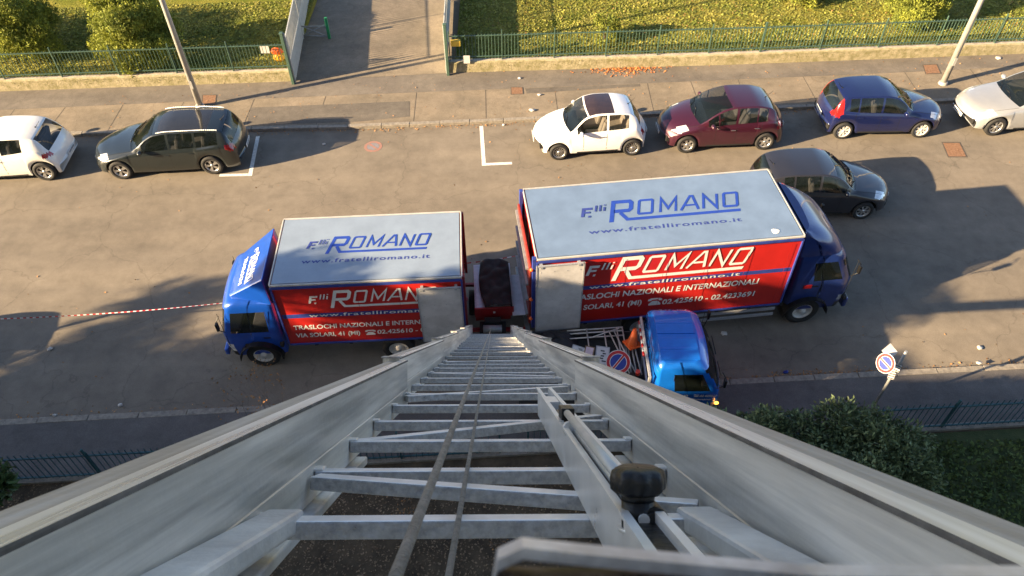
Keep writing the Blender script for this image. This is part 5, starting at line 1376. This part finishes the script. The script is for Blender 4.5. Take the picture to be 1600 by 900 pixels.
# bare shrub with withered leaves, left of ladder
def bare(name, base, h, seed, label, spread=.5, nleaf=160, levels=4):
    rn = random.Random(seed); t = empty(name, tuple(base)); q = MB(); ends = []
    def br(p, d, l, r_, lv):
        p2 = p
        for _ in range(3):
            d2 = nrm(d+np.array([rn.uniform(-.2, .2) for _ in range(3)])); p3 = p2+d2*l/3; q.cyl(p2, p3, r_, r_*.8, 5); p2 = p3; r_ *= .8; d = d2
            if lv <= 1: ends.append(p3)
        if lv > 0:
            for _ in range(3): br(p2, nrm(d+np.array([rn.uniform(-1, 1)*spread*1.3, rn.uniform(-1, 1)*spread*1.3, rn.uniform(-.1, .6)])), l*.68, r_*.75, lv-1)
    for k in range(3): br(np.zeros(3), nrm((rn.uniform(-.4, .4), rn.uniform(-.4, .4), 1)), h*.42, .022, levels)
    q.build('branches', mat('grey_bark', (.12, .10, .085), .9, var=.3), t); rs = np.random.RandomState(seed)
    if nleaf:
        E = np.array(ends); P = E[rs.randint(len(E), size=nleaf)]+rs.normal(size=(nleaf, 3))*.03; leaves('withered_leaves', M_leafdry, P, .05, seed, t, .6)
    return tag(t, label, 'bare shrub', 'bare shrubs on the near side')
bare('bare_shrub', unp(455, 655, .12)*np.array([1, 1, 1])-np.array([0, .9, 0]), 2.3, 5, 'bare shrub with withered leaves in front of the smaller truck wheel', .45, 230)
bare('bare_shrub', unp(640, 850, .12), .9, 6, 'low bare shrub seen between the lower ladder rungs', .8, 60)
bare('bare_shrub', unp(420, 890, .12), .9, 7, 'low bare twigs under the left ladder rail', .9, 60, 3)
bare('bare_shrub', unp(800, 870, .12), .7, 8, 'low twiggy growth below the ropes of the ladder', .9, 60, 3)
# leaf litter
def litter(name, m_, n_, fx, size, seed, label, z=.015, flat=.35):
    rs = np.random.RandomState(seed); P = np.array([fx(rs) for _ in range(n_)]); P[:, 2] += z
    d = rs.normal(size=(n_, 3)); d[:, 2] *= flat; d /= np.linalg.norm(d, axis=1)[:, None]; s = np.cross(d, np.array([0, 0, 1.])+rs.normal(size=(n_, 3))*.3); s /= np.linalg.norm(s, axis=1)[:, None]
    L_ = size*(.5+rs.rand(n_))[:, None]; V = np.stack([P-d*L_/2, P+s*L_*.3, P+d*L_/2, P-s*L_*.3], 1).reshape(-1, 3); V[:, 2] = np.maximum(V[:, 2], P[:, 2].repeat(4)-z+.003)
    o = np_mesh(name, V, np.arange(n_*4).reshape(-1, 4), m_); tag(o, label, 'leaves', kind='stuff'); return o
litter('fallen_leaves', mat('garden_leaf', (.12, .085, .05), .9, col2=(.27, .19, .115), scale=3, island=.5), 42000, lambda r_: (r_.uniform(-12, 5.2), r_.uniform(.5, 8.3), .10), .045, 1, 'dead brown leaves covering the garden soil under the ladder')
litter('fallen_leaves', M_leafdry, 2600, lambda r_: (lambda x: (x, fPl(x)+.3+abs(r_.normal())*4, .31))(r_.uniform(-2, 26)), .05, 2, 'dry leaves scattered on the far lawn', .02)
litter('fallen_leaves', M_leafdry, 900, lambda r_: (lambda x: (x, fFar(x)-abs(r_.normal())*.12, .0))(r_.uniform(-14, 20)), .05, 3, 'dry leaves gathered along the far kerb')
litter('fallen_leaves', M_leafdry, 800, lambda r_: (lambda x: (x, fNear(x)+abs(r_.normal())*.10, .0))(r_.choice([r_.uniform(-12, 4), r_.uniform(4.5, 13), r_.uniform(6, 9)])), .05, 4, 'dry leaves gathered along the near kerb')
litter('fallen_leaves', mat('red_leaf', (.35, .11, .03), .9, col2=(.5, .2, .06), island=.4), 420, lambda r_: (lambda x: (x, fPl(x)-abs(r_.normal())*.22, .104))(4.2+r_.normal()*.7), .07, 5, 'heap of orange leaves at the foot of the long mossy wall')
litter('fallen_leaves', M_leafdry, 500, lambda r_: (lambda x: (x, r_.uniform(fFar(x)+.2, fPl(x)), .108))(r_.uniform(-14, 20)), .045, 6, 'single dry leaves on the far pavement')
litter('fallen_leaves', M_leafdry, 260, lambda r_: (lambda x: (x, r_.uniform(fNear(x), fFar(x)), .0))(r_.uniform(-13, 20)), .05, 7, 'single dry leaves on the road')
litter('grass_blades', mat('grass_blade', (.12, .15, .02), .9, col2=(.30, .28, .06), scale=1, island=.5, trans=.2), 60000, lambda r_: (lambda x: (x, fPl(x)+.26+r_.rand()*5.5, .30))(r_.choice([r_.uniform(-20, GX0-.3), r_.uniform(GX1+.3, 24), r_.uniform(GX1+.3, 24)])), .10, 12, 'short yellowing grass of the far lawn', .01, .8)['category'] = 'grass'
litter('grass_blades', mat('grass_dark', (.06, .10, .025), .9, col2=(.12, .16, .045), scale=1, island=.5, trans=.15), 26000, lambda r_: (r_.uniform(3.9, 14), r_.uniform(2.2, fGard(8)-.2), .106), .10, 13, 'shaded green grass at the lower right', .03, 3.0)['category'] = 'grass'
litter('grass_blades', mat('moss_tuft', (.12, .12, .02), .9, col2=(.22, .19, .05), scale=2, island=.4), 9000, lambda r_: (lambda x: (x, fPl(x)+.0+r_.rand()*.05, .12+r_.rand()*.33))(r_.choice([r_.uniform(-20, GX0-.4), r_.uniform(GX1+.6, 24)])), .035, 14, 'moss and weeds on the face of the low walls', .0, 1.0)['category'] = 'moss'
# scraps of litter
rn = random.Random(4)
for i, (px, py, z, s, lb) in enumerate(((843, 148, .1, .14, 'white scrap on the pavement above the small white hatchback'), (832, 172, .1, .22, 'larger white scrap at the kerb by the small white hatchback'), (1560, 90, .1, .24, 'crumpled white bag on the far pavement at the right'),
        (812, 122, .1, .12, 'white scrap at the foot of the long mossy wall'), (501, 192, 0, .09, 'white scrap in the estate car shadow near the kerb'), (506, 225, 0, .10, 'white scrap in the estate car shadow on the road'),
        (787, 195, 0, .09, 'small white scrap by the white parking line'), (1530, 567, .12, .14, 'white scrap on the near kerb at the right'), (1228, 581, 0, .13, 'dark blue can beside the near kerb'),
        (1131, 521, 0, .16, 'long white scrap right of the light blue cab'), (1531, 543, 0, .14, 'grey scrap on the road at the lower right'), (145, 202, 0, .22, 'white rag on the road in front of the estate car'),
        (85, 649, .13, .10, 'white scrap on the near kerb at the left'), (188, 633, 0, .10, 'pale scrap on the road left, nearest the kerb'), (78, 545, 0, .14, 'pale leaf-like scrap on the sunlit road at the left'))):
    q = MB(); p_ = unp(px, py, z+.02); q.ball((0, 0, 0), (s/2, s/2*.8, .03), nu=9, nv=5, seed=i, rough=.35)
    o = q.build('litter_scrap', M_litter if i != 8 else M_sblue); o.location = tuple(p_); tag(o, lb, 'litter', 'scraps of litter')

# ------------------------------------------------------------------ surroundings outside the frame (they shade the street)
def block(name, x0, x1, y0, y1, h, label, m_, win_face=None):
    t = empty(name, ((x0+x1)/2, y1, 0)); cx = (x0+x1)/2; q = MB(); q.box((0, (y0-y1)/2, h/2), (x1-x0, y1-y0, h)); q.build('wall', m_, t)
    q = MB(); q.box((0, (y0-y1)/2, h+.06), (x1-x0+.4, y1-y0+.4, .12)); q.build('roof', M_kerb, t)
    z = 1.2
    while z < h-1.6:
        x = x0-cx+1.6
        while x < x1-cx-1.2:
            if not (abs(x+cx) < 1.6 and z > 11.5):
                q = MB()
                for (c_, d_) in (((x, .03, z+.75), (1.2, .06, .06)), ((x, .03, z-.75), (1.2, .06, .06)), ((x-.57, .03, z), (.06, .06, 1.5)), ((x+.57, .03, z), (.06, .06, 1.5))): q.box(c_, d_)
                w_ = q.build('window', M_swhite, t); g = MB(); g.box((x, .015, z), (1.08, .02, 1.44)); g.build('pane', M_glass, w_)
            x += 3.0
        z += 3.1
    return tag(t, label, 'building')
M_plaster = mat('cream_plaster', (.62, .58, .50), .9, var=.1, scale=1.5, bump=.2)
block('apartment_building', -13.5, 16, -14, -.45, 21, 'apartment block the camera looks out of, behind the camera', M_plaster)
block('apartment_building', -64, -14, -16, -1.0, 11.4, 'unseen lower apartment block added left of the frame to shade the street', M_plaster)  # added occluder; its roof edge sets where the street shade ends
def big_tree(x, y, h, r_, seed, label, n_=9000, size=.20, m_=None, dens=1.0):
    t = empty('street_tree', (x, y, 0)); rn = random.Random(seed); q = MB(); q.cyl((0, 0, 0), (0, 0, h*.5), .22, .14, 10); bl = []
    for k in range(16):
        a = rn.uniform(0, 6.28); rad = r_*rn.uniform(.15, .9); z = h*rn.uniform(.45, .95); s = r_*rn.uniform(.22, .38); bl.append((rad*math.cos(a), rad*math.sin(a), z, s, s, s*.8))
        q.tube([(0, 0, h*.4), (rad*.5*math.cos(a), rad*.5*math.sin(a), z*.75), (rad*math.cos(a), rad*math.sin(a), z)], [.09, .05, .02], 6)
    q.build('trunk', M_bark, t); P, O = blob_pts(n_, bl, seed, .9); leaves('crown', m_ or M_laurel, P, size, seed, t, .6, .1); return tag(t, label, 'tree', 'street trees outside the left of the photo')
big_tree(-31, 3.2, 9.0, 2.6, 22, 'leafy tree outside the left edge, fourth in its row', 11000)
big_tree(-26, 3.8, 10.0, 2.5, 23, 'leafy tree outside the left edge, third in its row', 12000)
big_tree(-21.5, 3.9, 9.9, 2.4, 26, 'leafy tree outside the left edge, second in its row', 12000)
big_tree(-17, 4.0, 9.7, 2.3, 24, 'small leafy tree outside the left edge', 10000)
big_tree(-12.8, 4.4, 8.9, 2.1, 25, 'slim leafy tree outside the left edge, nearest the photo', 7000)
tip = unp(243, 474); t = empty('bare_post', (tip[0]-2.904*2.5*math.cos(R(20)), tip[1]-2.904*2.5*math.sin(R(20)), 0)); q = MB(); q.cyl((0, 0, 0), (0, 0, 2.5), .05, .04, 12)
q.build('pole', M_frame, t); tag(t, 'thin post outside the left edge that throws a long shadow on the road', 'post')
for o_ in (LT, RT): del o_['len']
